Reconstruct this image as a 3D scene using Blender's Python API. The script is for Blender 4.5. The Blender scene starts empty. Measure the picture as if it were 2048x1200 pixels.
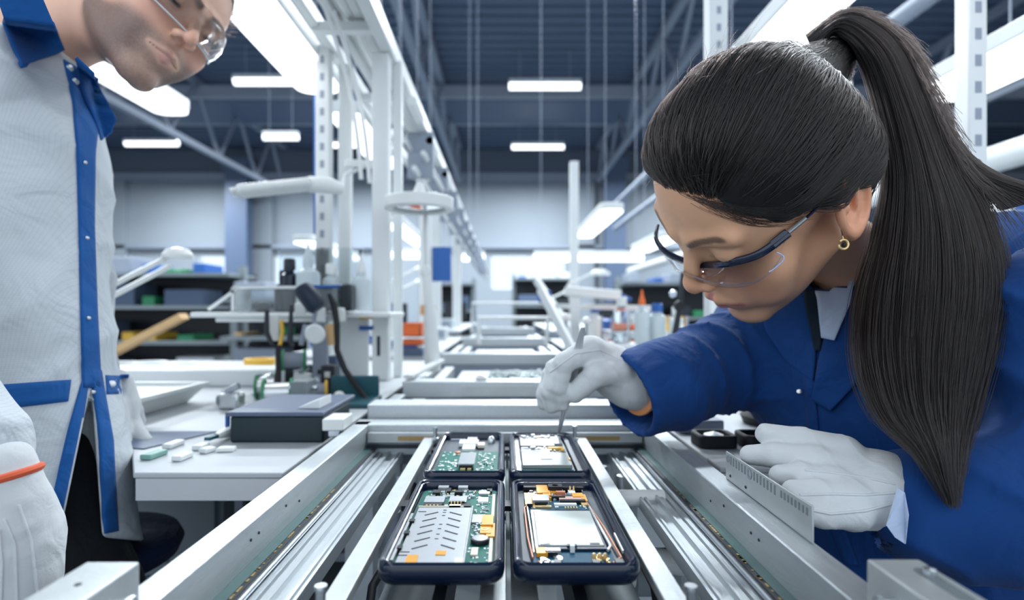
import bpy, math, random
import numpy as np
from mathutils import Vector, Matrix, Euler
from mathutils.bvhtree import BVHTree

# ------------------------------------------------------------------ camera, world, light, exposure
H = 1.05                      # eye height; builders below work in metres from the camera, z = 0 at eye level
F = 1150.0                    # focal length in pixels of the 2048 px wide frame
CX, CY = 1010.0, 620.0        # where the level line of sight meets the picture
scene = bpy.context.scene
COL = scene.collection
scene.view_settings.view_transform = 'Standard'
scene.view_settings.look = 'None'
scene.view_settings.gamma = 1.0
scene.view_settings.exposure = 0.12
cam = bpy.data.cameras.new('camera')
camo = bpy.data.objects.new('camera', cam)
COL.objects.link(camo)
camo.location = (0, 0, H)
camo.rotation_euler = (math.pi / 2, 0, 0)
cam.sensor_width = 36.0
cam.lens = F * 36.0 / 2048.0
cam.shift_x = (1024.0 - CX) / 2048.0
cam.shift_y = (CY - 600.0) / 2048.0
cam.clip_start = 0.02
cam.clip_end = 200
cam.dof.use_dof = True
cam.dof.focus_distance = 0.465
cam.dof.aperture_fstop = 4.4
scene.camera = camo
scene.cycles.max_bounces = 6
scene.cycles.diffuse_bounces = 3
scene.cycles.glossy_bounces = 3
scene.cycles.transmission_bounces = 6
scene.cycles.transparent_max_bounces = 12
scene.cycles.sample_clamp_indirect = 4.0
scene.cycles.caustics_reflective = False
scene.cycles.caustics_refractive = False
scene.cycles.use_denoising = True

world = bpy.data.worlds.new('daylight')
scene.world = world
world.use_nodes = True
bg = world.node_tree.nodes['Background']
bg.inputs[0].default_value = (0.76, 0.86, 0.98, 1)
bg.inputs[1].default_value = 1.42


def area(name, loc, size, power, rot=(0, 0, 0), col=(0.95, 0.98, 1.0)):
    l = bpy.data.lights.new(name, 'AREA')
    l.shape = 'RECTANGLE'
    l.size, l.size_y = size
    l.energy = power
    l.color = col
    o = bpy.data.objects.new(name, l)
    COL.objects.link(o)
    o.location = (loc[0], loc[1], loc[2] + H)
    o.rotation_euler = rot
    return o


# light of the long fluorescent rows above the line (the fixtures of the two side rows are built further down)
area('bench_row_and_fill_light', (-0.51, 0.6, 0.585), (0.11, 2.0), 1.0)
area('bench_row_and_fill_light', (0.62, 0.5, 0.585), (0.11, 2.0), 1.0)
area('bench_row_and_fill_light', (0.0, -0.5, 0.85), (1.6, 0.3), 3.0, rot=(math.radians(-35), 0, 0))  # unseen fill light above and behind the camera, added without a fixture
for yy in (5.0, 10.0, 16.0, 21.5):
    area('hall_row_light', (-5.8, yy, 5.4), (1.9, 0.3), 480.0, col=(0.85, 0.93, 1.0))
    area('hall_row_light', (1.1, yy, 5.4), (1.9, 0.3), 480.0, col=(0.85, 0.93, 1.0))
    area('hall_row_light', (-12.9, yy, 5.4), (1.9, 0.3), 520.0, col=(0.85, 0.93, 1.0))
    area('hall_row_light', (8.0, yy, 5.4), (1.9, 0.3), 480.0, col=(0.85, 0.93, 1.0))
for yy in (2.6, 4.6, 7.0):
    area('aisle_row_light', (-0.9, yy, 1.0), (0.3, 1.6), 2.0)
    area('aisle_row_light', (0.9, yy, 1.0), (0.3, 1.6), 2.0)

# ------------------------------------------------------------------ materials
MATS = {}


def mat(name, col, rough=0.5, metal=0.0, noise=0.0, nscale=40.0, bump=0.0, bscale=200.0, emit=None, es=0.0,
        trans=0.0, ior=1.45, alpha=1.0, spec=0.5, coat=0.0, stretch=None, sub=0.0, sheen=0.0):
    if name in MATS:
        return MATS[name]
    m = bpy.data.materials.new(name)
    m.use_nodes = True
    nt = m.node_tree
    b = nt.nodes['Principled BSDF']
    b.inputs['Base Color'].default_value = (*col, 1)
    b.inputs['Roughness'].default_value = rough
    b.inputs['Metallic'].default_value = metal
    b.inputs['IOR'].default_value = ior
    b.inputs['Specular IOR Level'].default_value = spec
    b.inputs['Transmission Weight'].default_value = trans
    b.inputs['Alpha'].default_value = alpha
    b.inputs['Coat Weight'].default_value = coat
    if sub:
        b.inputs['Subsurface Weight'].default_value = sub
        b.inputs['Subsurface Radius'].default_value = (1.0, 0.35, 0.2)
        b.inputs['Subsurface Scale'].default_value = 0.006
    if sheen:
        b.inputs['Sheen Weight'].default_value = sheen
        b.inputs['Sheen Roughness'].default_value = 0.4
    if emit:
        b.inputs['Emission Color'].default_value = (*emit, 1)
        b.inputs['Emission Strength'].default_value = es
    tc = nt.nodes.new('ShaderNodeTexCoord')
    src = tc.outputs['Object']
    if stretch:
        mp = nt.nodes.new('ShaderNodeMapping')
        mp.inputs['Scale'].default_value = stretch
        nt.links.new(src, mp.inputs['Vector'])
        src = mp.outputs['Vector']
    if noise:
        n = nt.nodes.new('ShaderNodeTexNoise')
        n.inputs['Scale'].default_value = nscale
        n.inputs['Detail'].default_value = 4
        nt.links.new(src, n.inputs['Vector'])
        mx = nt.nodes.new('ShaderNodeMix')
        mx.data_type = 'RGBA'
        mx.inputs[6].default_value = (*[max(0, c * (1 - noise)) for c in col], 1)
        mx.inputs[7].default_value = (*[min(1, c * (1 + noise)) for c in col], 1)
        nt.links.new(n.outputs['Fac'], mx.inputs[0])
        nt.links.new(mx.outputs[2], b.inputs['Base Color'])
    if bump:
        n2 = nt.nodes.new('ShaderNodeTexNoise')
        n2.inputs['Scale'].default_value = bscale
        n2.inputs['Detail'].default_value = 3
        nt.links.new(src, n2.inputs['Vector'])
        bp = nt.nodes.new('ShaderNodeBump')
        bp.inputs['Strength'].default_value = bump
        bp.inputs['Distance'].default_value = 0.002
        nt.links.new(n2.outputs['Fac'], bp.inputs['Height'])
        nt.links.new(bp.outputs['Normal'], b.inputs['Normal'])
    MATS[name] = m
    return m


ALU = mat('brushed_aluminium', (0.54, 0.58, 0.60), 0.42, 0.75, noise=0.10, nscale=30, bump=0.15, bscale=120, stretch=(9, 1, 9))
ALU2 = mat('milled_aluminium', (0.52, 0.555, 0.56), 0.45, 0.45, noise=0.12, nscale=60, bump=0.1, bscale=300)
STEEL = mat('bright_steel', (0.62, 0.66, 0.70), 0.25, 0.9, noise=0.05)
PAINTW = mat('white_enamel', (0.74, 0.77, 0.77), 0.4, noise=0.04, nscale=10)
PLW = mat('white_plastic', (0.78, 0.81, 0.80), 0.35)
BENCHTOP = mat('pale_laminate', (0.50, 0.53, 0.55), 0.45, noise=0.03, nscale=25)
BENCHEDGE = mat('pale_bench_edge', (0.56, 0.58, 0.60), 0.5, noise=0.04)
GREYP = mat('grey_panel', (0.20, 0.235, 0.25), 0.6, noise=0.05)
DARK = mat('dark_plastic', (0.012, 0.018, 0.026), 0.45)
BLACKR = mat('black_rubber', (0.008, 0.010, 0.013), 0.6)
NAVY = mat('navy_plastic', (0.006, 0.014, 0.038), 0.22, coat=0.3)
BLUEP = mat('blue_plastic', (0.02, 0.11, 0.38), 0.4)
ORANGE = mat('orange_plastic', (0.80, 0.16, 0.03), 0.4)
YELL = mat('yellow_plastic', (0.85, 0.50, 0.06), 0.45)
GREENP = mat('green_plastic', (0.03, 0.26, 0.11), 0.45)
TEAL = mat('teal_tray', (0.02, 0.10, 0.13), 0.4)
TAN = mat('cardboard', (0.55, 0.36, 0.18), 0.8, noise=0.1)
CLEAR = mat('clear_plastic', (0.86, 0.93, 0.96), 0.08, trans=0.85, ior=1.15)
MILKY = mat('milky_plastic', (0.72, 0.82, 0.85), 0.35, trans=0.25)
TUBE = mat('lit_tube', (1, 1, 1), 0.5, emit=(0.93, 0.98, 1.0), es=1.8)
TUBEF = mat('lit_ceiling_tube', (1, 1, 1), 0.5, emit=(0.95, 0.98, 1.0), es=2.5)


# ------------------------------------------------------------------ object helpers
def thing(name, label, cat, loc=(0, 0, 0), group=None, rz=0.0):
    o = bpy.data.objects.new(name, None)
    o.empty_display_size = 0.02
    COL.objects.link(o)
    o.location = (loc[0], loc[1], loc[2] + H)
    o.rotation_euler = (0, 0, rz)
    o['label'] = label
    o['category'] = cat
    if group:
        o['group'] = group
    return o


def tag(o, label, cat, group=None, kind=None):
    o['label'] = label
    o['category'] = cat
    if group:
        o['group'] = group
    if kind:
        o['kind'] = kind
    return o


def root_of(o):
    while o.parent:
        o = o.parent
    return o


def link_mesh(name, verts, faces, m, parent=None, smooth=False, cols=None):
    """verts in metres from the camera; stored in the frame of the thing they belong to."""
    v = np.asarray(verts, dtype=float).reshape(-1, 3).copy()
    v[:, 2] += H
    me = bpy.data.meshes.new(name)
    if parent is not None:
        r = root_of(parent)
        rz = r.rotation_euler.z
        v -= np.array(r.location)
        if rz:
            c, s = math.cos(-rz), math.sin(-rz)
            x, y = v[:, 0].copy(), v[:, 1].copy()
            v[:, 0] = c * x - s * y
            v[:, 1] = s * x + c * y
    org = np.zeros(3)
    if parent is None:
        org = np.array([(v[:, 0].min() + v[:, 0].max()) / 2, (v[:, 1].min() + v[:, 1].max()) / 2, v[:, 2].min()])
        v -= org
    if isinstance(faces, np.ndarray):
        nf = len(faces)
        k = faces.shape[1]
        me.vertices.add(len(v))
        me.vertices.foreach_set('co', v.astype(np.float32).ravel())
        me.loops.add(nf * k)
        me.loops.foreach_set('vertex_index', faces.astype(np.int32).ravel())
        me.polygons.add(nf)
        me.polygons.foreach_set('loop_start', np.arange(0, nf * k, k, dtype=np.int32))
        me.polygons.foreach_set('loop_total', np.full(nf, k, dtype=np.int32))
        me.update(calc_edges=True)
    else:
        me.from_pydata([tuple(x) for x in v], [], faces)
    me.validate()
    if smooth is True:
        me.polygons.foreach_set('use_smooth', np.ones(len(me.polygons), dtype=bool))
    if cols is not None:
        a = me.color_attributes.new('tint', 'FLOAT_COLOR', 'POINT')
        c4 = np.ones((len(v), 4), dtype=np.float32)
        c4[:, :3] = cols
        a.data.foreach_set('color', c4.ravel())
    for mm in (m if isinstance(m, (list, tuple)) else [m]):
        me.materials.append(mm)
    o = bpy.data.objects.new(name, me)
    COL.objects.link(o)
    if parent is not None:
        o.parent = parent
    else:
        o.location = tuple(org)
    return o


class MB:
    """collects shapes into one mesh"""

    def __init__(s):
        s.v, s.f, s.fm, s.cm = [], [], [], 0

    def _add(s, vs, fs):
        n = len(s.v)
        s.v += [tuple(map(float, a)) for a in vs]
        s.f += [tuple(i + n for i in q) for q in fs]
        s.fm += [s.cm] * len(fs)
        return s

    def box(s, x0, x1, y0, y1, z0, z1, M=None):
        vs = [(x, y, z) for z in (z0, z1) for y in (y0, y1) for x in (x0, x1)]
        if M is not None:
            vs = [tuple(M @ Vector(a)) for a in vs]
        return s._add(vs, [(0, 2, 3, 1), (4, 5, 7, 6), (0, 1, 5, 4), (2, 6, 7, 3), (0, 4, 6, 2), (1, 3, 7, 5)])

    def bar(s, p, q, w, h=None, up=(0, 0, 1)):
        """rectangular bar from p to q"""
        p, q = Vector(p), Vector(q)
        h = h or w
        d = (q - p).normalized()
        u = Vector(up)
        if abs(d.dot(u)) > 0.98:
            u = Vector((0, 1, 0))
        a = d.cross(u).normalized()
        b = a.cross(d).normalized()
        vs = [c + a * sx * w / 2 + b * sz * h / 2 for c in (p, q) for sx, sz in ((-1, -1), (1, -1), (1, 1), (-1, 1))]
        return s._add(vs, [(3, 2, 1, 0), (4, 5, 6, 7), (0, 1, 5, 4), (1, 2, 6, 5), (2, 3, 7, 6), (3, 0, 4, 7)])

    def tube(s, path, r, n=12, cap=True, flat=None):
        P = [Vector(a) for a in path]
        R = r if isinstance(r, (list, tuple, np.ndarray)) else [r] * len(P)
        prev = None
        rings = []
        for i, p in enumerate(P):
            d = (P[min(i + 1, len(P) - 1)] - P[max(i - 1, 0)]).normalized()
            if prev is None:
                u = Vector((0, 0, 1)) if abs(d.z) < 0.9 else Vector((1, 0, 0))
                a = d.cross(u).normalized()
            else:
                a = (prev - d * prev.dot(d)).normalized()
            prev = a
            b = d.cross(a).normalized()
            fl = flat or 1.0
            rings.append([p + a * R[i] * math.cos(t) + b * R[i] * fl * math.sin(t) for t in [2 * math.pi * k / n for k in range(n)]])
        vs = [v for rg in rings for v in rg]
        fs = []
        for i in range(len(P) - 1):
            for k in range(n):
                a0, a1 = i * n + k, i * n + (k + 1) % n
                fs.append((a0, a1, a1 + n, a0 + n))
        if cap:
            fs.append(tuple(range(n - 1, -1, -1)))
            fs.append(tuple((len(P) - 1) * n + k for k in range(n)))
        return s._add(vs, fs)

    def lathe(s, prof, c=(0, 0, 0), n=24, axis=None):
        """prof: list of (radius, height) along +z or axis"""
        M = Matrix.Identity(3)
        if axis is not None:
            M = Vector((0, 0, 1)).rotation_difference(Vector(axis)).to_matrix()
        c = Vector(c)
        vs = [c + M @ Vector((r * math.cos(2 * math.pi * k / n), r * math.sin(2 * math.pi * k / n), z)) for r, z in prof for k in range(n)]
        fs = []
        for i in range(len(prof) - 1):
            for k in range(n):
                a0, a1 = i * n + k, i * n + (k + 1) % n
                fs.append((a0, a1, a1 + n, a0 + n))
        if prof[0][0] > 1e-6:
            fs.append(tuple(range(n - 1, -1, -1)))
        if prof[-1][0] > 1e-6:
            fs.append(tuple((len(prof) - 1) * n + k for k in range(n)))
        return s._add(vs, fs)

    def prism(s, poly, z0, z1, M=None):
        n = len(poly)
        vs = [(x, y, z0) for x, y in poly] + [(x, y, z1) for x, y in poly]
        if M is not None:
            vs = [tuple(M @ Vector(a)) for a in vs]
        fs = [tuple(range(n - 1, -1, -1)), tuple(range(n, 2 * n))] + [(k, (k + 1) % n, n + (k + 1) % n, n + k) for k in range(n)]
        return s._add(vs, fs)

    def extr_y(s, poly, y0, y1):
        """polygon in x,z extruded along y"""
        n = len(poly)
        vs = [(x, y0, z) for x, z in poly] + [(x, y1, z) for x, z in poly]
        fs = [tuple(range(n)), tuple(range(2 * n - 1, n - 1, -1))] + [(k, n + k, n + (k + 1) % n, (k + 1) % n) for k in range(n)]
        return s._add(vs, fs)

    def ring(s, outer, inner, z0, z1):
        n = len(outer)
        vs = [(x, y, z) for z in (z0, z1) for L in (outer, inner) for x, y in L]
        fs = []
        for k in range(n):
            j = (k + 1) % n
            fs += [(k, j, 2 * n + j, 2 * n + k), (n + j, n + k, 3 * n + k, 3 * n + j), (2 * n + k, 2 * n + j, 3 * n + j, 3 * n + k), (j, k, n + k, n + j)]
        return s._add(vs, fs)

    def build(s, name, m, parent=None, bevel=0.0, smooth=None, seg=2):
        o = link_mesh(name, s.v, s.f, m, parent)
        if isinstance(m, (list, tuple)):
            o.data.polygons.foreach_set('material_index', s.fm)
        if bevel:
            b = o.modifiers.new('bevel', 'BEVEL')
            b.width = bevel
            b.segments = seg
            b.limit_method = 'ANGLE'
            b.angle_limit = math.radians(35)
        if smooth or (smooth is None):
            me = o.data
            me.polygons.foreach_set('use_smooth', np.ones(len(me.polygons), dtype=bool))
            me.set_sharp_from_angle(angle=math.radians(35))
        return o


def rrect(x0, x1, y0, y1, r, n=6):
    out = []
    for cx, cy, a0 in ((x1 - r, y1 - r, 0), (x0 + r, y1 - r, 90), (x0 + r, y0 + r, 180), (x1 - r, y0 + r, 270)):
        for k in range(n + 1):
            a = math.radians(a0 + 90 * k / n)
            out.append((cx + r * math.cos(a), cy + r * math.sin(a)))
    return out


def px(x, y, d):
    """the place seen at picture point x, y and lying d metres ahead"""
    return Vector(((x - CX) / F * d, d, -(y - CY) / F * d))


def copy_tree(o, parent=None):
    c = o.copy()
    COL.objects.link(c)
    if parent is not None:
        c.parent = parent
    for ch in list(o.children):
        copy_tree(ch, c)
    return c


def dup(o, loc, label, group=None, rz=None, scale=None):
    c = copy_tree(o)
    c.location = (loc[0], loc[1], loc[2] + H)
    if rz is not None:
        c.rotation_euler.z = rz
    if scale:
        c.scale = (scale,) * 3 if not isinstance(scale, tuple) else scale
    c['label'] = label
    if group:
        c['group'] = group
    return c


def struct(o):
    o['kind'] = 'structure'
    return o


# ------------------------------------------------------------------ solids from distance fields
def smin(a, b, k):
    h = np.maximum(k - np.abs(a - b), 0) / k
    return np.minimum(a, b) - h * h * k * 0.25


def smax(a, b, k):
    return -smin(-a, -b, k)


def d_sph(P, c, r):
    return np.sqrt(((P - np.array(c, dtype=P.dtype)) ** 2).sum(1)) - r


def d_ell(P, c, r, R=None):
    q = P - np.array(c, dtype=P.dtype)
    if R is not None:
        q = q @ np.array(R, dtype=P.dtype)
    r = np.array(r, dtype=P.dtype)
    k0 = np.sqrt(((q / r) ** 2).sum(1))
    k1 = np.sqrt(((q / (r * r)) ** 2).sum(1)) + 1e-9
    return k0 * (k0 - 1) / k1


def d_cap(P, a, b, r0, r1=None, squash=None):
    r1 = r0 if r1 is None else r1
    a = np.array(a, dtype=P.dtype)
    b = np.array(b, dtype=P.dtype)
    ba = b - a
    pa = P - a
    t = np.clip(pa @ ba / (ba @ ba + 1e-12), 0, 1)
    q = pa - t[:, None] * ba
    if squash is not None:                     # (axis, factor): flatten the section along an axis
        ax, k = np.array(squash[0], dtype=P.dtype), squash[1]
        ax = ax / np.linalg.norm(ax)
        comp = q @ ax
        q = q + ax * (comp * (k - 1))[:, None]
        return (np.sqrt((q ** 2).sum(1)) - (r0 + (r1 - r0) * t))
    return np.sqrt((q ** 2).sum(1)) - (r0 + (r1 - r0) * t)


def d_chain(P, pts, rs, k=0.0, squash=None):
    d = None
    for i in range(len(pts) - 1):
        e = d_cap(P, pts[i], pts[i + 1], rs[i], rs[i + 1], squash)
        d = e if d is None else (smin(d, e, k) if k else np.minimum(d, e))
    return d


def nets(f, lo, hi, h):
    """surface nets over a regular grid; returns verts, quads"""
    lo, hi = np.array(lo, float), np.array(hi, float)
    n = np.ceil((hi - lo) / h).astype(int) + 1
    ax = [lo[i] + h * np.arange(n[i]) for i in range(3)]
    V = np.empty(tuple(n), dtype=np.float32)
    yy, zz = np.meshgrid(ax[1], ax[2], indexing='ij')
    st = max(1, int(400000 // (n[1] * n[2])))
    for i in range(0, n[0], st):
        xs = ax[0][i:i + st]
        P = np.empty((len(xs), n[1], n[2], 3), dtype=np.float32)
        P[..., 0] = xs[:, None, None]
        P[..., 1] = yy
        P[..., 2] = zz
        V[i:i + st] = f(P.reshape(-1, 3)).reshape(len(xs), n[1], n[2])
    S = V < 0
    c = n - 1
    cs = np.zeros(tuple(c), dtype=np.int8)
    for dx in (0, 1):
        for dy in (0, 1):
            for dz in (0, 1):
                cs += S[dx:dx + c[0], dy:dy + c[1], dz:dz + c[2]]
    act = (cs > 0) & (cs < 8)
    idx = np.full(tuple(c), -1, dtype=np.int64)
    A = np.argwhere(act)
    idx[act] = np.arange(len(A))
    acc = np.zeros((len(A), 3))
    cnt = np.zeros(len(A))
    cor = [(0, 0, 0), (1, 0, 0), (0, 1, 0), (1, 1, 0), (0, 0, 1), (1, 0, 1), (0, 1, 1), (1, 1, 1)]
    for a in range(8):
        for b in range(a + 1, 8):
            if sum(abs(cor[a][k] - cor[b][k]) for k in range(3)) != 1:
                continue
            va = V[A[:, 0] + cor[a][0], A[:, 1] + cor[a][1], A[:, 2] + cor[a][2]]
            vb = V[A[:, 0] + cor[b][0], A[:, 1] + cor[b][1], A[:, 2] + cor[b][2]]
            m = (va < 0) != (vb < 0)
            t = np.where(m, va / (va - vb + 1e-20), 0)
            pt = np.array(cor[a]) + t[:, None] * (np.array(cor[b]) - np.array(cor[a]))
            acc[m] += pt[m]
            cnt[m] += 1
    verts = lo + h * (A + acc / cnt[:, None])
    quads = []
    for k in range(3):
        u, w = (k + 1) % 3, (k + 2) % 3
        s0 = [slice(1, c[i]) for i in range(3)]
        s0[k] = slice(0, c[k])
        s1 = list(s0)
        s1[k] = slice(1, c[k] + 1)
        a, b = S[tuple(s0)], S[tuple(s1)]
        E = np.argwhere(a != b)
        if not len(E):
            continue
        off = np.ones(3, int)
        off[k] = 0
        sgn = a[tuple(E.T)]
        E = E + off
        du, dw = np.eye(3, dtype=int)[u], np.eye(3, dtype=int)[w]
        q = np.stack([idx[tuple((E - du - dw).T)], idx[tuple((E - dw).T)], idx[tuple(E.T)], idx[tuple((E - du).T)]], 1)
        q[~sgn] = q[~sgn][:, ::-1]
        quads.append(q)
    return verts, np.concatenate(quads)


def solid(name, f, lo, hi, h, m, parent=None, xf=None, colf=None, relax=1):
    v, q = nets(f, lo, hi, h)
    for _ in range(relax):                      # light smoothing of the grid steps
        s = np.zeros_like(v)
        n = np.zeros(len(v))
        for a, b in ((0, 1), (1, 2), (2, 3), (3, 0)):
            np.add.at(s, q[:, a], v[q[:, b]])
            np.add.at(n, q[:, a], 1)
            np.add.at(s, q[:, b], v[q[:, a]])
            np.add.at(n, q[:, b], 1)
        v = 0.5 * v + 0.5 * s / np.maximum(n, 1)[:, None]
    c = colf(v) if colf else None
    w = v if xf is None else v @ xf[0].T + xf[1]
    o = link_mesh(name, w, q, m, parent, smooth=True, cols=c)
    return o, w, q


def sm(x, a, b):
    t = np.clip((x - a) / (b - a), 0, 1)
    return t * t * (3 - 2 * t)


def bvh_of(v, q):
    return BVHTree.FromPolygons([Vector(a) for a in v], [tuple(int(i) for i in r) for r in q])


def drape(name, bvh, rows, nu, nv, m, parent, lift=0.0015, thick=0.0012, dflt=None, soft=0):
    """cloth or trim laid on a surface: rows of picture points (left..right polylines, top..bottom) dropped on it"""
    rows = [np.array(r, float) for r in rows]

    def along(r, t):
        L = np.r_[0, np.cumsum(np.linalg.norm(np.diff(r, axis=0), axis=1))]
        s = t * L[-1]
        return np.array([np.interp(s, L, r[:, 0]), np.interp(s, L, r[:, 1])])
    nr = len(rows)
    G = np.zeros((nv + 1, nu + 1, 3))
    last = dflt
    for j in range(nv + 1):
        y = j / nv * (nr - 1)
        i = min(int(y), nr - 2)
        fr = y - i
        for k in range(nu + 1):
            p = along(rows[i], k / nu) * (1 - fr) + along(rows[i + 1], k / nu) * fr
            d = px(p[0], p[1], 1.0).normalized()
            hit = bvh.ray_cast(Vector((0, 0, 0)), d)
            if hit[0] is not None:
                last = hit[3]
                dd = hit[3]
            else:
                dd = last if last else 0.6
            G[j, k] = np.array(d) * (dd - lift)
    for _ in range(soft):
        A = G.copy()
        A[1:-1, 1:-1] = (G[:-2, 1:-1] + G[2:, 1:-1] + G[1:-1, :-2] + G[1:-1, 2:]) / 4
        G = A
    v = G.reshape(-1, 3)
    q = [(j * (nu + 1) + k, j * (nu + 1) + k + 1, (j + 1) * (nu + 1) + k + 1, (j + 1) * (nu + 1) + k) for j in range(nv) for k in range(nu)]
    q = [(a, d, c, b) for a, b, c, d in q]
    o = link_mesh(name, v, np.array(q), m, parent, smooth=True)
    sd = o.modifiers.new('thick', 'SOLIDIFY')
    sd.thickness = thick
    sd.offset = -1
    return o


def strands(name, curves, m, parent, rad=0.0003, tip=0.3):
    """hair: list of (n,3) arrays"""
    hc = bpy.data.hair_curves.new(name)
    hc.add_curves([len(c) for c in curves])
    P = np.concatenate(curves).astype(np.float32)
    P[:, 2] += H
    r = root_of(parent)
    P -= np.array(r.location, dtype=np.float32)
    hc.points.foreach_set('position', P.ravel())
    R = np.concatenate([np.linspace(1, tip, len(c)) * rad for c in curves]).astype(np.float32)
    hc.points.foreach_set('radius', R)
    hc.materials.append(m)
    o = bpy.data.objects.new(name, hc)
    COL.objects.link(o)
    o.parent = parent
    return o
# ------------------------------------------------------------------ the hall
WALLM = mat('grey_wall_panel', (0.30, 0.34, 0.38), 0.7, noise=0.05, nscale=0.6)
WALLD = mat('wall_band', (0.13, 0.165, 0.22), 0.7)
STRUC = mat('painted_steel', (0.28, 0.32, 0.39), 0.5)
STRUCD = mat('dark_painted_steel', (0.09, 0.13, 0.21), 0.5)
FLOORM = mat('hall_floor', (0.09, 0.11, 0.13), 0.35, noise=0.1, nscale=2)
# corrugated roof sheet: ribs run across the hall
CEILM = bpy.data.materials.new('roof_sheet')
CEILM.use_nodes = True
nt = CEILM.node_tree
b = nt.nodes['Principled BSDF']
b.inputs['Base Color'].default_value = (0.085, 0.125, 0.20, 1)
b.inputs['Roughness'].default_value = 0.55

ZC, YB = 6.9, 25.0
MB().box(-30, 30, -4, YB + 0.3, -H - 0.1, -H).build('floor', FLOORM)
struct(bpy.data.objects['floor'])
# ceiling with real ribs
g = MB()
pr = []
y = -4.0
while y < YB:
    pr += [(y, 0), (y + .22, 0), (y + .27, .09), (y + .38, .09)]
    y += .43
vs, fs = [], []
for yy, zz in pr:
    vs += [(-30, yy, ZC + zz), (30, yy, ZC + zz)]
for i in range(len(pr) - 1):
    fs.append((2 * i, 2 * i + 2, 2 * i + 3, 2 * i + 1))
g._add(vs, fs)
struct(g.build('ceiling', CEILM, smooth=False))
g = MB()
g.box(-30, 30, YB, YB + 0.2, 0.55, ZC + .2)
g.box(-30, -21, YB, YB + 0.2, -H, 0.55)
g.box(30, 22, YB, YB + 0.2, -H, 0.55)
for x0, x1 in ((-30, -13.4), (-7.9, -.6), (2.4, 30)):
    g.box(x0, x1, YB, YB + .2, 1.0, 3.0) if False else None
g = MB()
wins = [(-13.3, -8.4), (-0.6, 2.6)]
zb, zt = 0.9, 2.35
xs = [-30] + [v for w in wins for v in w] + [30]
for i in range(0, len(xs), 2):
    g.box(xs[i], xs[i + 1], YB, YB + .25, zb, zt)
g.box(-30, 30, YB, YB + .25, -H, zb)
g.box(-30, 30, YB, YB + .25, zt, ZC + .3)
struct(g.build('wall_back', WALLM))
MB().box(-30.2, -30, -4, YB, -H, ZC).build('wall_left', WALLM)
MB().box(30, 30.2, -4, YB, -H, ZC).build('wall_right', WALLM)
struct(bpy.data.objects['wall_left'])
struct(bpy.data.objects['wall_right'])
WSKY = mat('window_glass', (0.85, 0.92, 1.0), 0.05, trans=1.0, ior=1.05)
for i, (x0, x1) in enumerate(wins):
    fr = MB()
    n = 3 if i == 0 else 2
    for k in range(n + 1):
        x = x0 + (x1 - x0) * k / n
        fr.box(x - .05, x + .05, YB + .02, YB + .12, zb, zt)
    fr.box(x0, x1, YB + .02, YB + .12, zb - .05, zb + .05)
    fr.box(x0, x1, YB + .02, YB + .12, zt - .05, zt + .05)
    o = struct(fr.build('window_%d' % (i + 1), PAINTW))
    gl = MB().box(x0, x1, YB + .06, YB + .07, zb, zt).build('pane', WSKY, o)
    gl.location = Vector(gl.location)
# wall trims: bands under the eave and pilasters
struct(MB().box(-30, 30, YB - .25, YB, 5.6, 6.9).build('trim_1', WALLD))
struct(MB().box(-30, 30, YB - .5, YB - .25, 5.55, 5.85).build('trim_2', STRUC))
struct(MB().box(-30, 30, YB - .3, YB, 2.65, 2.8).build('trim_3', STRUC))
g = MB()
for x in (-16.8, -10.5, 3.4, 9.6, 16):
    g.box(x - .45, x + .45, YB - .3, YB, -H, 5.6)
struct(g.build('trim_4', WALLM))
k = 0
for x, w in ((-11.15, .45), (4.6, .42), (-22, .45), (15, .45)):
    c = MB().box(x - w, x + w, YB - 1.2, YB - .6, -H, ZC - .6)
    c.box(x - w - .1, x + w + .1, YB - 1.3, YB - .5, ZC - 1.1, ZC - .6)
    o = struct(c.build('trim_%d' % (5 + k), STRUCD))
    k += 1

# roof beams and lattice girders, each one its own object
BEAMG = 'cross beams under the roof'
for i, (yy, zz, w, lab) in enumerate([(17.2, 6.5, .34, 'pale steel cross beam under the roof just behind the nearer ceiling lights'),
                                      (20.5, 6.75, .30, 'pale steel cross beam below the dark roof bay'),
                                      (9.5, 6.75, .25, 'steel cross beam high above the near end of the line')]):
    b_ = MB().box(-29, 29, yy - .12, yy + .12, zz - w / 2, zz + w / 2)
    tag(b_.build('roof_beam', STRUC), lab, 'beam', BEAMG)
tag(MB().box(-29, 29, 18.0, 20.2, 6.55, 6.85).build('roof_duct', STRUCD), 'dark flat duct running across between two cross beams', 'duct')


def girder(x, lab, zl=5.3, zu=6.8, lean=0.0, y0=2.0, y1=24.0):
    t = thing('roof_girder', lab, 'girder', (x, 0, zl), 'lattice girders running down the hall')
    g1 = MB()
    g1.bar((x, y0, zl), (x, y1, zl), .16)
    g1.build('bottom_chord', STRUC, t)
    g2 = MB()
    g2.bar((x + lean, y0, zu), (x + lean, y1, zu), .18)
    g2.build('top_chord', STRUC, t)
    n = 8
    for k in range(n):
        ya, yb = y0 + (y1 - y0) * k / n, y0 + (y1 - y0) * (k + 1) / n
        ym = (ya + yb) / 2
        MB().bar((x, ya, zl), (x + lean, ym, zu), .09).build('web_bar', STRUC, t)
        MB().bar((x + lean, ym, zu), (x, yb, zl), .09).build('web_bar', STRUC, t)
    return t


girder(-1.9, 'lattice steel girder above the left of the line, just left of the roof centre', 5.4, 6.8)
girder(3.9, 'lattice steel girder slanting down behind the woman and her hair', 5.4, 6.8)
girder(-9.2, 'lattice steel girder over the left side of the hall', 4.9, 6.8)
girder(11.2, 'lattice steel girder over the right side of the hall', 4.9, 6.8)


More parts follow.
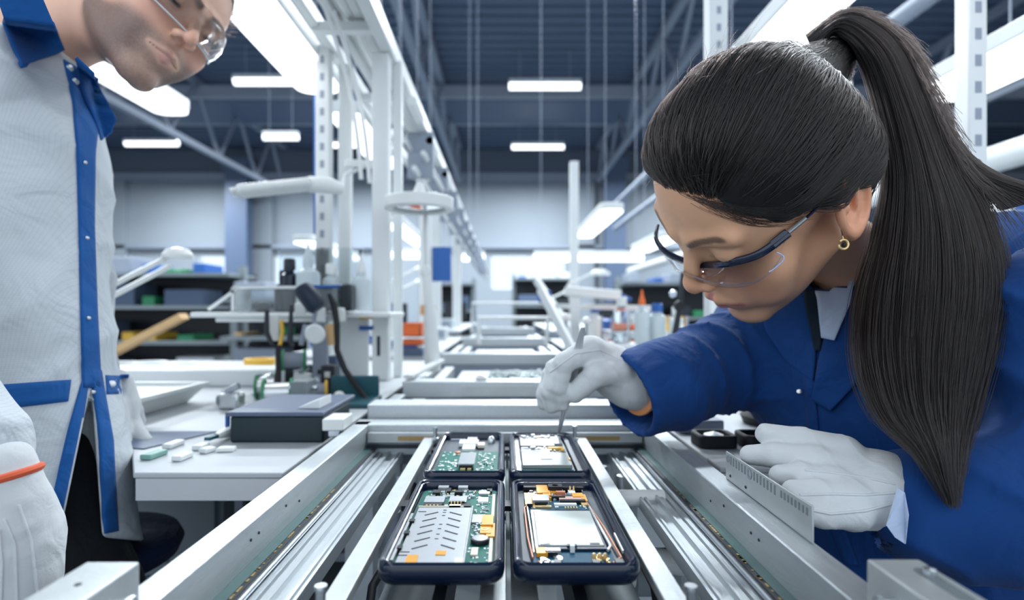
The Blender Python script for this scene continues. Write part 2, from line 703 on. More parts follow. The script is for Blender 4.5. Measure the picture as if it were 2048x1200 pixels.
def ceiling_light(x, y, z, lab, w=1.9):
    t = thing('ceiling_light', lab, 'ceiling light', (x, y, z), 'tube lights under the hall roof')
    MB().box(x - w / 2, x + w / 2, y - .16, y + .16, z + .02, z + .12).build('housing', PAINTW, t, bevel=.01)
    MB().tube([(x - w / 2, y, z), (x + w / 2, y, z)], .12, 12).build('diffuser', TUBEF, t)
    MB().bar((x - w * .35, y, z + .1), (x - w * .35, y, ZC), .02).build('hanger', STRUC, t)
    MB().bar((x + w * .35, y, z + .1), (x + w * .35, y, ZC), .02).build('hanger', STRUC, t)


for x, y, z, lab in [(1.06, 15.3, 5.98, 'long white ceiling light just above the nearer cross beam, roof centre'),
                     (1.2, 21.0, 5.98, 'smaller white ceiling light below the dark bay, roof centre'),
                     (-6.1, 15.0, 5.98, 'white ceiling light reaching behind the bench lamp row, upper left'),
                     (-12.9, 21.0, 6.1, 'small white ceiling light left beside the man, above the grey wall'),
                     (-5.6, 21.0, 6.05, 'small white ceiling light seen between the left posts'),
                     (8.2, 15.3, 5.98, 'white ceiling light hidden near the woman, over the right aisle'),
                     (14.5, 14.0, 5.5, 'white ceiling light at far right behind the ponytail')]:
    ceiling_light(x, y, z, lab)
# ------------------------------------------------------------------ the assembly line
GLASSG = mat('green_belt_edge', (0.055, 0.13, 0.125), 0.35, noise=0.15, nscale=90)
BELT = mat('dark_belt', (0.02, 0.026, 0.032), 0.5, noise=0.5, nscale=220)
SPECK = mat('worn_brass', (0.45, 0.30, 0.12), 0.5, metal=0.5)
ZR = -0.150                                   # top of the side rails
conv = thing('conveyor', 'aluminium conveyor bay in the foreground with open middle, holding four phone shells', 'conveyor', (0, 0.5, -H))
for s in (-1, 1):
    g = MB()
    # hollow side rail, top and inner face
    g.extr_y([(s * .200, ZR), (s * .200, -.235), (s * .179, -.235), (s * .179, ZR)] if s > 0 else [(s * .179, ZR), (s * .179, -.235), (s * .200, -.235), (s * .200, ZR)], .26, .775)
    o = g.build('side_rail', ALU, conv, bevel=.0012)
    for yy, zz in ((.405, -.162), (.418, -.162), (.47, -.160), (.50, -.166)):
        MB().lathe([(.0011, 0), (.0011, .0006)], (s * .1790, yy, zz), 8, axis=(-s, 0, 0)).build('rail_screw', DARK, o, smooth=False)
    g = MB()
    g.box(min(s * .1789, s * .1705), max(s * .1789, s * .1705), .265, .755, -.1795, -.1775)
    g.build('belt_edge_strip', GLASSG, conv)
    g = MB()
    g.box(min(s * .1705, s * .167), max(s * .1705, s * .167), .265, .755, -.181, -.1782)
    bd = g.build('belt', BELT, conv)
    g = MB()
    rnd = random.Random(5 + s)
    for k in range(60):
        yy = .27 + rnd.random() * .3
        g.box(s * .1695 - .0008, s * .1695 + .0008, yy, yy + .001 + rnd.random() * .004, -.1784, -.1779)
    g.build('worn_flecks', SPECK, bd)
    g = MB()
    g.tube([(s * .1665, .265, -.1825), (s * .1665, .755, -.1825)], .0022, 10)
    g.build('guide_rod', STEEL, conv)
    # grooved extrusion
    P = [(.1655, -.186), (.1600, -.186), (.1595, -.1885), (.1575, -.1885), (.157, -.186), (.1525, -.186), (.1520, -.1845), (.1500, -.1845), (.1495, -.189),
         (.141, -.189), (.1405, -.186), (.1385, -.186), (.138, -.188), (.1365, -.188), (.136, -.186), (.1340, -.186), (.134, -.198), (.1655, -.198)]
    P = [(s * a, b_) for a, b_ in P]
    if s < 0:
        P = P[::-1]
    MB().extr_y(P, .262, .758).build('grooved_extrusion', ALU, conv, smooth=False)
# far and near cross members
g = MB()
g.box(-.200, .200, .752, .790, -.190, ZR)
g.build('far_cross_member', ALU, conv, bevel=.0015)
g = MB()
g.box(-.178, .178, .742, .7515, -.172, -.1585)
g.build('cable_channel', ALU2, conv, bevel=.001)
for x in (-.11, .12):
    MB().box(x - .028, x + .028, .7405, .7415, -.168, -.163).build('brass_label_strip', SPECK, conv)
MB().box(-.178, .178, .7385, .7415, -.178, -.1735).build('dark_gap_seal', DARK, conv)
MB().box(-.178, .178, .262, .296, -.190, ZR + .0005).build('near_cross_member', ALU, conv, bevel=.0015)
# legs of the bay down to the floor
for x in (-.19, .19):
    for y in (.30, .765):
        MB().box(x - .018, x + .018, y - .018, y + .018, -H, -.2345).build('leg', ALU, conv)
MB().box(-.178, .178, .27, .755, -.74, -.735).build('bay_shade_sheet', DARK, conv)  # dark sheet added to deepen the shade under the open bay

# pallet frame that carries the phones
pal = thing('pallet_frame', 'narrow tapered aluminium pallet frame under the four phone shells', 'frame', (0, .5, -.18))
for s in (-1, 1):
    g = MB()
    g.box(s * .097 - .007, s * .097 + .007, .300, .742, -.171, -.1640)
    o = g.build('side_bar', ALU2, pal, bevel=.0008)
for n_, y0, y1 in (('cross_bar', .308, .322), ('cross_bar', .500, .516), ('cross_bar', .700, .716)):
    MB().box(-.090, .090, y0, y1, -.175, -.1705).build(n_, DARK, pal)
for x, y, h in ((-.098, .306, .018), (.099, .306, .018), (-.088, .727, .016), (.088, .727, .018)):
    g = MB()
    g.lathe([(.0048, 0), (.0048, .003), (.0026, .0035), (.0026, h - .003), (.0033, h - .0025), (.0033, h)], (x, y, -.1645), 14)
    g.build('locating_pin', STEEL, pal)
for x in (-.062, .068):
    MB().box(x - .022, x + .022, .292, .60, -.196, -.193).build('base_plate', GREYP, pal)
for x in (-.0075, .0125):
    g = MB()
    g.box(x - .0085, x + .0085, .28, .742, -.188, -.180)
    g.lathe([(.0035, 0), (.0035, .0015), (.001, .0018)], (x, .327, -.180), 12)
    g.build('centre_rail', ALU2, pal, bevel=.0008)
for x in (-.041, .047):
    g = MB()
    g.extr_y([(x - .006, -.20), (x + .006, -.20), (x + .004, -.178), (x - .004, -.178)], .30, .50)
    g.build('dark_bracket', DARK, pal)
for x in (-.0775, -.03, .036, .0835):
    MB().lathe([(.0028, 0), (.0034, .001), (.0034, .004)], (x, .335, -.1765), 10).build('rubber_foot', BLACKR, pal)

# machined blocks at the near ends of the rails
for s, lab in ((-1, 'square machined aluminium block at the near end of the left rail'), (1, 'square machined aluminium block with slotted top at the near end of the right rail')):
    t = thing('stop_block', lab, 'block', (s * .2, .27, ZR), 'machined blocks on the rail ends')
    x0, x1 = (.186, .213)
    g = MB()
    if s < 0:
        g.box(-x1, -x0, .236, .293, -.149, -.128)
        g.build('body', ALU2, t, bevel=.0012)
        MB().lathe([(.0016, 0), (.0016, .0003)], (-.199, .268, -.128), 10).build('set_screw', DARK, t, smooth=False)
    else:
        g.box(x0, x1, .238, .296, -.149, -.128)
        g.build('body', ALU2, t, bevel=.0012)
        MB().prism(rrect(.201, .208, .252, .285, .003), -.128, -.1277).build('slot', GREYP, t, smooth=False)
        MB().lathe([(.0028, 0), (.0028, .003), (.0018, .0036)], (.2045, .277, -.1277), 12).build('set_screw', STEEL, t)
    g = MB()
    g.tube([(s * .186, .272, -.141), (s * .176, .272, -.141)], [.0040, .0040], 12)
    g.tube([(s * .179, .272, -.141), (s * .1765, .272, -.141)], [.0055, .0055], 6)
    g.build('clamp_screw', STEEL, t)
for (x, y), lab in (((-.2, .745), 'small white clamp block at the far left corner of the near bay'),):
    t = thing('corner_clamp', lab, 'clamp', (x, y, ZR))
    MB().box(-.226, -.200, .71, .755, -.1495, -.135).build('body', PLW, t, bevel=.0015)
    MB().box(-.220, -.206, .715, .735, -.158, -.1495).build('bolt', STEEL, t, bevel=.001)

# slotted plate standing on the outer edge of the right rail
t = thing('slotted_plate', 'thin upright aluminium plate with a row of slots, standing on the right rail', 'plate', (.2, .45, ZR))
g = MB()
x0, y0, y1, zb_, zt_ = .1965, .368, .512, -.1495, -.1255
g.box(x0, x0 + .0015, y0, y1, zb_, zt_)
g.build('plate', ALU2, t, bevel=.0005)
g = MB()
for k in range(15):
    yy = y1 - .012 - k * .0058
    if k in (6, 7):
        continue
    g.box(x0 - .0003, x0 + .0002, yy - .0011, yy + .0011, -.1345, -.1275)
for k in range(8):
    yy = y0 + .006 + k * .005
    g.box(x0 - .0003, x0 + .0002, yy - .0011, yy + .0011, -.1335, -.1285)
g.build('slot_row', GREYP, t, smooth=False)
n = 16
for cy, cz, r in ((y1 - .0055, -.131, .0032), (y1 - .012 - 6.5 * .0058, -.1315, .0046)):
    g = MB()
    o_ = [(cy + r * math.cos(2 * math.pi * k / n), cz + r * math.sin(2 * math.pi * k / n)) for k in range(n)]
    i_ = [(cy + r * .55 * math.cos(2 * math.pi * k / n), cz + r * .55 * math.sin(2 * math.pi * k / n)) for k in range(n)]
    vs = [(x0 - .0003, a, c) for a, c in o_] + [(x0 - .0003, a, c) for a, c in i_]
    g._add(vs, [(k, (k + 1) % n, n + (k + 1) % n, n + k) for k in range(n)])
    g.build('stamped_ring', STRUC, t, smooth=False)
for yy in (y1 - .011, y1 - .043):
    MB().lathe([(.0012, 0), (.0012, .0006)], (x0 - .0001, yy, -.1445), 10, axis=(-1, 0, 0)).build('rivet', DARK, t)

# ------------------------------------------------------------------ machinery under the open middle of the bay
def pipe(name, lab, pts, r, m, cat='pipe', group='pipes and rods below the line'):
    o = MB().tube(pts, r, 16).build(name, m)
    return tag(o, lab, cat, group)


pipe('air_cylinder', 'white horizontal pneumatic cylinder under the right of the open bay', [(.105, .58, -.190), (.16, .58, -.190)], .0085, PLW, 'cylinder')
pipe('air_cylinder', 'white pneumatic cylinder lying low at the right below the pallet frame', [(.135, .52, -.225), (.175, .50, -.225)], .010, PLW, 'cylinder')
pipe('support_rod', 'upright pale rod under the right side of the open bay', [(.135, .66, -.19), (.135, .66, -.60)], .007, ALU)
pipe('support_rod', 'upright pale rod beside the far right corner of the pallet frame', [(.118, .70, -.19), (.118, .70, -.60)], .006, ALU)
pipe('support_rod', 'upright pale rod left of the far phones under the bay', [(-.112, .70, -.19), (-.112, .70, -.60)], .006, ALU)
pipe('support_rod', 'thicker upright grey rod under the left of the open bay', [(-.118, .60, -.21), (-.118, .60, -.60)], .009, STRUC)
pipe('air_hose', 'dark curved hose hanging under the left of the open bay', [(-.105, .66, -.2), (-.11, .60, -.24), (-.12, .52, -.25), (-.115, .45, -.30)], .004, BLACKR, 'hose')
pipe('air_hose', 'dark curved hose hanging under the right of the open bay', [(.115, .68, -.2), (.12, .60, -.22), (.13, .50, -.24), (.125, .42, -.30)], .004, BLACKR, 'hose')
pipe('air_hose', 'pale hose bending down between rods at the left', [(-.125, .68, -.2), (-.128, .62, -.25), (-.10, .52, -.30), (-.11, .45, -.36)], .005, STRUC, 'hose')
t = thing('drive_motor', 'dark electric motor with a pale cap below the right side of the bay', 'motor', (.15, .56, -.30))
MB().tube([(.125, .56, -.255), (.165, .56, -.255)], .022, 20).build('housing', GREYP, t)
MB().tube([(.117, .56, -.255), (.1255, .56, -.255)], .014, 16).build('cap', PLW, t)
t = thing('drive_motor', 'squat dark motor block below the left side of the bay', 'motor', (-.15, .5, -.34))
MB().box(-.165, -.120, .47, .54, -.32, -.28).build('housing', GREYP, t, bevel=.004)
MB().tube([(-.119, .50, -.30), (-.108, .50, -.30)], .010, 16).build('cap', STRUC, t)
for i, (x0, x1, y0, y1, z, m, lab) in enumerate([(-.165, -.105, .56, .70, -.42, STRUCD, 'dark blue steel plate deep under the left of the bay'),
                                                 (.105, .165, .55, .72, -.46, STRUC, 'grey steel plate deep under the right of the bay'),
                                                 (-.09, .09, .30, .74, -.40, GREYP, 'grey tray deep below the phones')]):
    tag(MB().box(x0, x1, y0, y1, z - .01, z).build('steel_plate', m, bevel=.001), lab, 'plate', 'plates deep under the line')


# ------------------------------------------------------------------ further bays behind the first one
def bay(y0, y1, lab, boards=2, boxh=.03, w=.20, rail_lab=None):
    t = thing('conveyor', lab, 'conveyor', (0, y0, -H), 'further bays of the line')
    MB().box(-w + .008, w - .005, y0, y0 + .05, -.165, -.16 + boxh).build('front_beam', ALU, t, bevel=.002)
    for s in (-1, 1):
        MB().box(s * (w - .01) - .01, s * (w - .01) + .01, y0 + .05, y1, -.20, -.152).build('side_rail', ALU, t, bevel=.0015)
        MB().box(s * (w - .045) - .012, s * (w - .045) + .012, y0 + .05, y1, -.20, -.160).build('grooved_extrusion', ALU2, t, bevel=.0015)
    MB().box(-.12, .12, y0 + .06, y1, -.19, -.172).build('carrier_plate', ALU2, t)
    MB().box(-w, w, y0 + .0, y0 + .04, -.215, -.1655).build('lower_beam', STRUC, t, bevel=.001)
    MB().box(-w + .02, w - .02, y0 + .01, y1, -H, -H + .05).build('base', GREYP, t)
    for s in (-1, 1):
        MB().box(s * (w - .02) - .02, s * (w - .02) + .02, y0 + .04, y0 + .08, -H + .05, -.20).build('leg', ALU, t)
    return t


bay(.800, 1.04, 'second bay of the line, a brushed beam right behind the near bay', boxh=.028)
bay(1.075, 1.62, 'third bay of the line, carrying green circuit boards near the raised glove', boxh=.026)
bay(1.72, 2.50, 'fourth bay of the line, pale rails behind the circuit boards', boxh=.030)
bay(2.60, 3.60, 'fifth bay of the line, small and blurred', boxh=.034)
bay(3.75, 5.40, 'most distant bay of the line, just under the level of the eyes', boxh=.045)
# trim piece on the third bay front
tag(MB().box(-.08, .10, 1.068, 1.074, -.160, -.140).build('nameplate', ALU2), 'small plain plate fixed to the front beam below the circuit boards', 'plate')
PCBG = mat('circuit_green', (0.010, 0.22, 0.17), 0.35, noise=0.35, nscale=420)
PCBD = mat('circuit_dark', (0.02, 0.10, 0.10), 0.4, noise=0.3, nscale=300)


def pcb_board(x, y, lab, w=.085, l=.13, seed=1, z=-.158):
    t = thing('circuit_board', lab, 'circuit board', (x, y, z), 'circuit boards on the third bay')
    MB().box(x - w / 2, x + w / 2, y, y + l, z, z + .002).build('board', PCBD, t)
    r = random.Random(seed)
    g = MB()
    for k in range(26):
        a, b_ = x - w / 2 + .004 + r.random() * (w - .02), y + .004 + r.random() * (l - .02)
        g.box(a, a + .004 + r.random() * .01, b_, b_ + .004 + r.random() * .01, z + .002, z + .004 + r.random() * .005)
    g.build('components', ALU2, t)
    MB().box(x - w / 2 - .004, x + w / 2 + .004, y - .004, y + l + .004, z - .012, z - .0002).build('carrier', GREYP, t, bevel=.001)


pcb_board(.005, 1.17, 'green circuit board on the third bay, left one of the front pair', seed=3)
pcb_board(.095, 1.17, 'green circuit board on the third bay, right one of the front pair beside the glove', seed=4)
pcb_board(.005, 1.33, 'green circuit board on the third bay, left one of the rear pair', seed=5)
pcb_board(.095, 1.33, 'green circuit board on the third bay, right one of the rear pair', seed=6)
tag(MB().bar((-.185, 1.10, -.128), (-.15, 1.35, -.118), .018, .006).build('slanting_bar', PLW), 'white bar lying slantwise at the left of the third bay', 'bar')
tag(MB().lathe([(.011, 0), (.012, .004), (.008, .010), (.0, .012)], (-.045, 1.10, -.134), 16).build('knob', mat('bright_knob', (.9, .9, .88), .2)), 'round bright white knob on the front beam of the third bay', 'knob')
# upright frames standing over the distant bays
for y, w, h, lab in ((2.2, .13, .10, 'white pipe bracket standing over the fourth bay'), (3.3, .22, .17, 'larger white pipe bracket standing over the fifth bay')):
    o = MB().tube([(-w + .03, y, -.13), (-w + .03, y, -.13 + h), (w + .03, y, -.13 + h), (w + .03, y, -.13)], .008, 10).build('pipe_bracket', PAINTW)
    tag(o, lab, 'bracket', 'pipe brackets over the line')
o = MB().bar((.215, 1.63, -.16), (.105, 1.68, .06), .03, .02).build('guard_bar', PAINTW)
tag(o, 'white flat guard bar leaning up to the left behind the raised glove', 'bar')
tag(MB().bar((.35, 2.9, -.13), (.17, 3.1, .16), .03, .03).build('guard_bar', PAINTW), 'thin white guard bar leaning far down the line', 'bar')
# ------------------------------------------------------------------ the four phone shells
SHIELD = mat('shield_can', (0.36, 0.38, 0.40), 0.42, 0.55, noise=0.06, nscale=200)
BATT = mat('battery_foil', (0.38, 0.415, 0.395), 0.38, 0.35, noise=0.06, nscale=60)
GOLD = mat('gold_flex', (0.78, 0.36, 0.03), 0.35, 0.1, noise=0.12, nscale=200)
GOLDP = mat('gold_pad', (0.85, 0.62, 0.28), 0.3, 0.6)
COPPER = mat('copper_trace', (0.55, 0.22, 0.12), 0.45, 0.3)
CREAM = mat('cream_pad', (0.72, 0.68, 0.55), 0.5)
PCB1 = mat('solder_mask_green', (0.004, 0.15, 0.115), 0.5, noise=0.3, nscale=500, spec=.2)
PCB2 = mat('solder_mask_blue', (0.006, 0.08, 0.14), 0.5, noise=0.3, nscale=500, spec=.2)
BLK = mat('black_connector', (0.008, 0.010, 0.014), 0.35)
FOAM = mat('grey_inner_shell', (0.07, 0.09, 0.11), 0.5, noise=0.08, nscale=150)
SILVER = mat('tinned_part', (0.70, 0.73, 0.74), 0.25, 0.7)
INK = mat('dark_slot', (0.025, 0.03, 0.035), 0.6)
WP = mat('silk_white', (0.75, 0.80, 0.78), 0.5)

ZT = -.150    # rim height
ZF = -.1590   # inner floor
PW, PL = .0775, .176


def phone_shell(x0, y0, label, inner_rim=False):
    t = thing('phone_shell', label, 'phone', (x0 + PW / 2, y0 + PL / 2, ZT - .0135), 'opened phones on the pallet')
    o0 = rrect(x0, x0 + PW, y0, y0 + PL, .011, 8)

    def rr(i, r):
        return rrect(x0 + i, x0 + PW - i, y0 + i, y0 + PL - i, max(r, .001), 8)
    # profile of the rim: rounded roll outside, step inside
    prof = [(.0030, -.0135), (.0010, -.0115), (.0002, -.0085), (.0000, -.0060), (.0006, -.0025), (.0018, -.0006), (.0032, 0.0), (.0044, -.0006), (.0048, -.0020),
            (.0060, -.0024), (.0064, -.0030), (.0066, -.0085)]
    rings = [rr(i, .0125 - i * .9) for i, z in prof]
    n = len(rings[0])
    vs = [(x, y, ZT + prof[j][1]) for j, rg in enumerate(rings) for x, y in rg]
    fs = []
    for j in range(len(prof) - 1):
        for k in range(n):
            a, b_ = j * n + k, j * n + (k + 1) % n
            fs.append((a, b_, b_ + n, a + n))
    fs.append(tuple(range(n - 1, -1, -1)))
    g = MB()
    g._add(vs, fs)
    g.build('shell', NAVY, t)
    g = MB()
    g.prism(rr(.0063, .006), ZT - .0100, ZT - .0085)
    g.build('inner_floor', FOAM if not inner_rim else NAVY, t, smooth=False)
    g = MB()
    if inner_rim:
        g.ring(rr(.0064, .006), rr(.0120, .004), ZT - .0085, ZT - .0052)
        g.build('inner_frame', NAVY, t, bevel=.0006)
    return t


def P_(x0, y0):
    """u,v in 0..1 inside the shell -> x, y"""
    return lambda u, v: (x0 + .0066 + u * (PW - .0132), y0 + .0066 + v * (PL - .0132))


def chips(t, name, m, Q, lst, z0=ZT - .0070, bev=.0):
    for u0, u1, v0, v1, h in lst:
        a, b_ = Q(u0, v0)
        c, d = Q(u1, v1)
        o = MB().box(a, c, b_, d, z0, z0 + h).build(name, m, t, bevel=bev, smooth=False)
    return o


def scatter(t, name, m, Q, u0, u1, v0, v1, n, seed, s0=.012, s1=.05, h=.0012, z0=ZT - .0070, avoid=()):
    r = random.Random(seed)
    g = MB()
    for k in range(n):
        w, l = s0 + r.random() * (s1 - s0), (s0 + r.random() * (s1 - s0)) * .5
        u, v = u0 + r.random() * (u1 - u0 - w), v0 + r.random() * (v1 - v0 - l)
        a, b_ = Q(u, v)
        c, d = Q(u + w, v + l)
        g.box(a, c, b_, d, z0, z0 + h * (.5 + r.random()))
    o = g.build(name, m, t, smooth=False)
    o['kind'] = 'stuff'
    return o


XL, XR, YN, YF = -.0775, .0045, .3385, .5335

# --- front left: big grey shield with herringbone slots, green board at the right
t = phone_shell(XL, YN, 'open dark phone shell, front left, with big grey slotted shield and yellow tape')
Q = P_(XL, YN)
zb_ = ZT - .0070
a, b_ = Q(.02, .01)
c, d = Q(.985, .955)
MB().prism(rrect(a, c, b_, d, .004), ZT - .0085, zb_).build('circuit_board', PCB1, t, smooth=False)
a, b_ = Q(.055, .02)
c, d = Q(.70, .64)
zs = ZT - .0042
sh = MB().box(a, c, b_, d, zb_, zs).build('shield_plate', SHIELD, t, bevel=.0005)
g = MB()
for k in range(6):
    for s in (-1, 1):
        vv = .17 + k * .075
        uc = .24 if s < 0 else .52
        p = Q(uc - s * .07, vv + (.028 if True else 0))
        q = Q(uc + s * .075, vv - .012)
        g.bar((p[0], p[1], zs + .0001), (q[0], q[1], zs + .0001), .0011, .0004)
for k, v in enumerate((.60, .57, .53, .42, .37, .31, .26)):
    p = Q(.385, v)
    g.bar((p[0] - .0012, p[1], zs + .0001), (p[0] + .0012, p[1], zs + .0001), .0005, .0004)
for u, v in ((.12, .58), (.11, .13), (.10, .10)):
    p = Q(u, v)
    g.bar((p[0] - .003, p[1], zs + .0001), (p[0] + .003, p[1], zs + .0001), .0006, .0004)
g.build('slots', INK, sh, smooth=False)
chips(t, 'orange_window', GOLD, Q, [(.15, .26, .03, .10, .0032), (.42, .52, .10, .14, .0032)], zb_)
chips(t, 'edge_rail', SILVER, Q, [(.70, .715, .03, .66, .0030), (.0, .03, .05, .55, .0035)], zb_)
chips(t, 'card_slot', SHIELD, Q, [(.09, .34, .71, .80, .0032), (.40, .62, .71, .80, .0032), (.36, .40, .65, .68, .003)], zb_)
chips(t, 'card_slot_mouth', BLK, Q, [(.10, .33, .655, .70, .0036), (.41, .60, .70, .715, .0038), (.56, .68, .655, .69, .0030), (.02, .08, .30, .33, .004), (.02, .08, .44, .47, .004), (.02, .07, .15, .18, .004)], zb_)
chips(t, 'contact', GOLDP, Q, [(.135 + k * .045, .155 + k * .045, .652, .66, .0040) for k in range(4)] + [(.43 + k * .04, .445 + k * .04, .695, .702, .0042) for k in range(4)], zb_)
chips(t, 'cream_strip', CREAM, Q, [(.42, .56, .645, .675, .0034), (.94, .975, .05, .30, .0012), (.94, .975, .55, .87, .0012), (.62, .70, .02, .07, .0036), (.05, .60, .645, .652, .0034), (.76, .83, .13, .20, .0012)], zb_)
chips(t, 'black_part', BLK, Q, [(.15, .25, .86, .91, .003), (.33, .38, .89, .95, .0026), (.44, .54, .87, .90, .003), (.86, .93, .90, .95, .002), (.30, .62, .00, .025, .003), (.05, .12, .00, .02, .003)], zb_)
chips(t, 'chip_cover', SHIELD, Q, [(.72, .87, .47, .57, .0014), (.76, .90, .86, .92, .002), (.20, .34, .945, .985, .003), (.47, .60, .945, .985, .003)], zb_)
chips(t, 'white_label', WP, Q, [(.76, .89, .745, .815, .0016)], zb_)
chips(t, 'yellow_tape', GOLD, Q, [(.84, .97, .41, .53, .0034), (.83, .95, .33, .41, .0024), (.90, .99, .30, .45, .0020)], zb_)
scatter(t, 'small_silver_parts', SILVER, Q, .06, .72, .80, .95, 46, 1, .012, .06)
scatter(t, 'small_silver_parts', WP, Q, .72, .94, .60, .95, 30, 2, .008, .03, .0008)
scatter(t, 'small_silver_parts', SILVER, Q, .73, .84, .30, .47, 22, 3, .01, .03)
scatter(t, 'gold_pads', GOLDP, Q, .06, .95, .78, .95, 26, 4, .01, .04, .0010)
scatter(t, 'white_marks', WP, Q, .72, .95, .02, .22, 26, 5, .008, .03, .0003)
scatter(t, 'green_islands', PCBD, Q, .75, .93, .60, .74, 6, 6, .03, .08, .0005)
p = Q(.84, .265)
g = MB()
g.lathe([(.0062, 0), (.0064, .002), (.0060, .0030)], (p[0], p[1], zb_), 24)
sp = g.build('round_buzzer', BLK, t)
MB().lathe([(.0052, 0), (.0052, .0006), (.0045, .0007)], (p[0], p[1], zb_ + .0028), 24).build('buzzer_face', SHIELD, sp)
p = Q(.88, .375)
MB().lathe([(.0026, 0), (.0028, .0026), (.0016, .0026), (.0014, .0014)], (p[0], p[1], zb_), 16).build('camera_ring', GOLDP, t)

# --- front right: battery plate, amber flex cables, copper loop
t = phone_shell(XR, YN, 'open dark phone shell at front right, pale battery plate and amber flex cables')
Q = P_(XR, YN)
a, b_ = Q(.10, .04)
c, d = Q(.90, .90)
MB().prism(rrect(a, c, b_, d, .004), ZT - .0085, zb_).build('circuit_board', PCB2, t, smooth=False)
a, b_ = Q(.13, .175)
c, d = Q(.87, .63)
MB().box(a, c, b_, d, zb_, ZT - .0052).build('battery_tray', NAVY, t, bevel=.0005)
a, b_ = Q(.165, .20)
c, d = Q(.845, .60)
bt = MB().box(a, c, b_, d, ZT - .0058, ZT - .0044).build('battery_plate', BATT, t, bevel=.0006)
g = MB()
for u0, u1 in ((.19, .29), (.70, .80)):
    q = Q(u0, .205)
    r = Q(u1, .222)
    g.box(q[0], r[0], q[1], r[1], ZT - .0046, ZT - .0042)
q = Q(.46, .19); r = Q(.56, .20)
g.box(q[0], r[0], q[1], r[1] + .001, ZT - .0052, ZT - .0040)
g.build('clip_notch', NAVY, bt, smooth=False)
chips(t, 'foil_print', GREYP, Q, [(.20 + .03 * k, .22 + .03 * k, .584, .590, .0) for k in range(5)] + [(.58 + .025 * k, .60 + .025 * k, .582, .59, .0) for k in range(6)], ZT - .00438) if False else None
g = MB()
loop = [Q(.10, .10), Q(.07, .30), Q(.065, .66), Q(.10, .69)]
g.tube([(p[0], p[1], ZT - .0058) for p in loop], .0007, 6)
loop = [Q(.80, .86), Q(.865, .70), Q(.93, .40), Q(.965, .10), Q(.90, .075)]
g.tube([(p[0], p[1], ZT - .0056) for p in loop], .0007, 6)
loop = [Q(.15, .065), Q(.19, .035), Q(.85, .035), Q(.88, .065)]
g.tube([(p[0], p[1], ZT - .0058) for p in loop], .0008, 6)
g.build('copper_loop', COPPER, t)
g = MB()
loop = [Q(.115, .14), Q(.11, .40), Q(.10, .66)]
g.tube([(p[0], p[1], ZT - .0052) for p in loop], .0007, 6)
g.build('grey_wire', SILVER, t)
g = MB()
loop = [Q(.86, .66), Q(.885, .40), Q(.905, .20), Q(.86, .16)]
g.tube([(p[0], p[1], ZT - .0052) for p in loop], .0010, 6)
g.build('grey_wire', SILVER, t)
chips(t, 'amber_flex', GOLD, Q, [(.08, .22, .70, .88, .0018), (.25, .40, .85, .98, .0034), (.32, .42, .78, .90, .0030), (.70, .84, .80, .86, .0028), (.80, .87, .74, .84, .0026), (.14, .25, .125, .18, .0026), (.42, .56, .88, .94, .0022)], zb_)
chips(t, 'pink_flex', COPPER, Q, [(.50, .62, .86, .885, .0034)], zb_)
chips(t, 'salmon_strip', mat('salmon_flex', (.62, .40, .33), .5), Q, [(.52, .82, .76, .815, .0022), (.40, .56, .815, .83, .0022)], zb_)
chips(t, 'dark_cable', BLK, Q, [(.40, .60, .795, .812, .0030), (.52, .84, .735, .757, .0030), (.10, .17, .685, .70, .003), (.44, .88, .945, .985, .003), (.08, .30, .95, .99, .003), (.30, .36, .02, .055, .0036), (.66, .73, .02, .055, .0036), (.88, .96, .03, .07, .0030)], zb_)
chips(t, 'connector', SHIELD, Q, [(.17, .38, .71, .80, .0046), (.23, .38, .135, .165, .0034)], zb_)
chips(t, 'connector_mouth', BLK, Q, [(.20, .36, .700, .712, .0034), (.25, .35, .125, .136, .0030)], zb_)
chips(t, 'white_strip', WP, Q, [(.44, .72, .705, .728, .0016), (.67, .76, .88, .93, .0016), (.27, .33, .03, .06, .0024), (.485, .53, .165, .185, .0044)], zb_)
chips(t, 'gold_contact', GOLDP, Q, [(.56 + k * .035, .575 + k * .035, .655, .675, .0016) for k in range(5)] + [(.17, .40, .675, .69, .0016), (.78, .86, .70, .74, .0016)], zb_)
scatter(t, 'small_silver_parts', SILVER, Q, .10, .50, .66, .95, 40, 11, .01, .05)
scatter(t, 'small_silver_parts', WP, Q, .55, .88, .66, .95, 24, 12, .008, .03, .0010)
scatter(t, 'small_silver_parts', SILVER, Q, .14, .42, .045, .13, 20, 13, .01, .05)
scatter(t, 'gold_pads', GOLDP, Q, .70, .88, .05, .13, 12, 14, .01, .04, .0014)
for u in (.70, .755, .81):
    p = Q(u, .105)
    MB().lathe([(.0018, 0), (.0014, .0022), (.0010, .0036), (.0004, .0040)], (p[0], p[1], zb_), 10).build('gold_spring_pin', GOLDP, t)
for u in (.70, .75):
    p = Q(u, .93)
    MB().lathe([(.0012, 0), (.0010, .003), (.0004, .0050)], (p[0], p[1], zb_), 10).build('gold_spring_pin', GOLDP, t)
n = 20
p = Q(.50, .935)
oo = rrect(p[0] - .006, p[0] + .006, p[1] - .0045, p[1] + .0045, .0015, 4)
ii = [(p[0] + .0026 * math.cos(2 * math.pi * (k + .5) / len(oo)), p[1] + .0022 * math.sin(2 * math.pi * (k + .5) / len(oo))) for k in range(len(oo))]
MB().ring(oo, ii, zb_, zb_ + .0055).build('camera_bracket', BLK, t, smooth=False)
chips(t, 'side_key', ALU2, Q, [(.985, 1.0, .12, .30, .0020)], ZT - .0045)

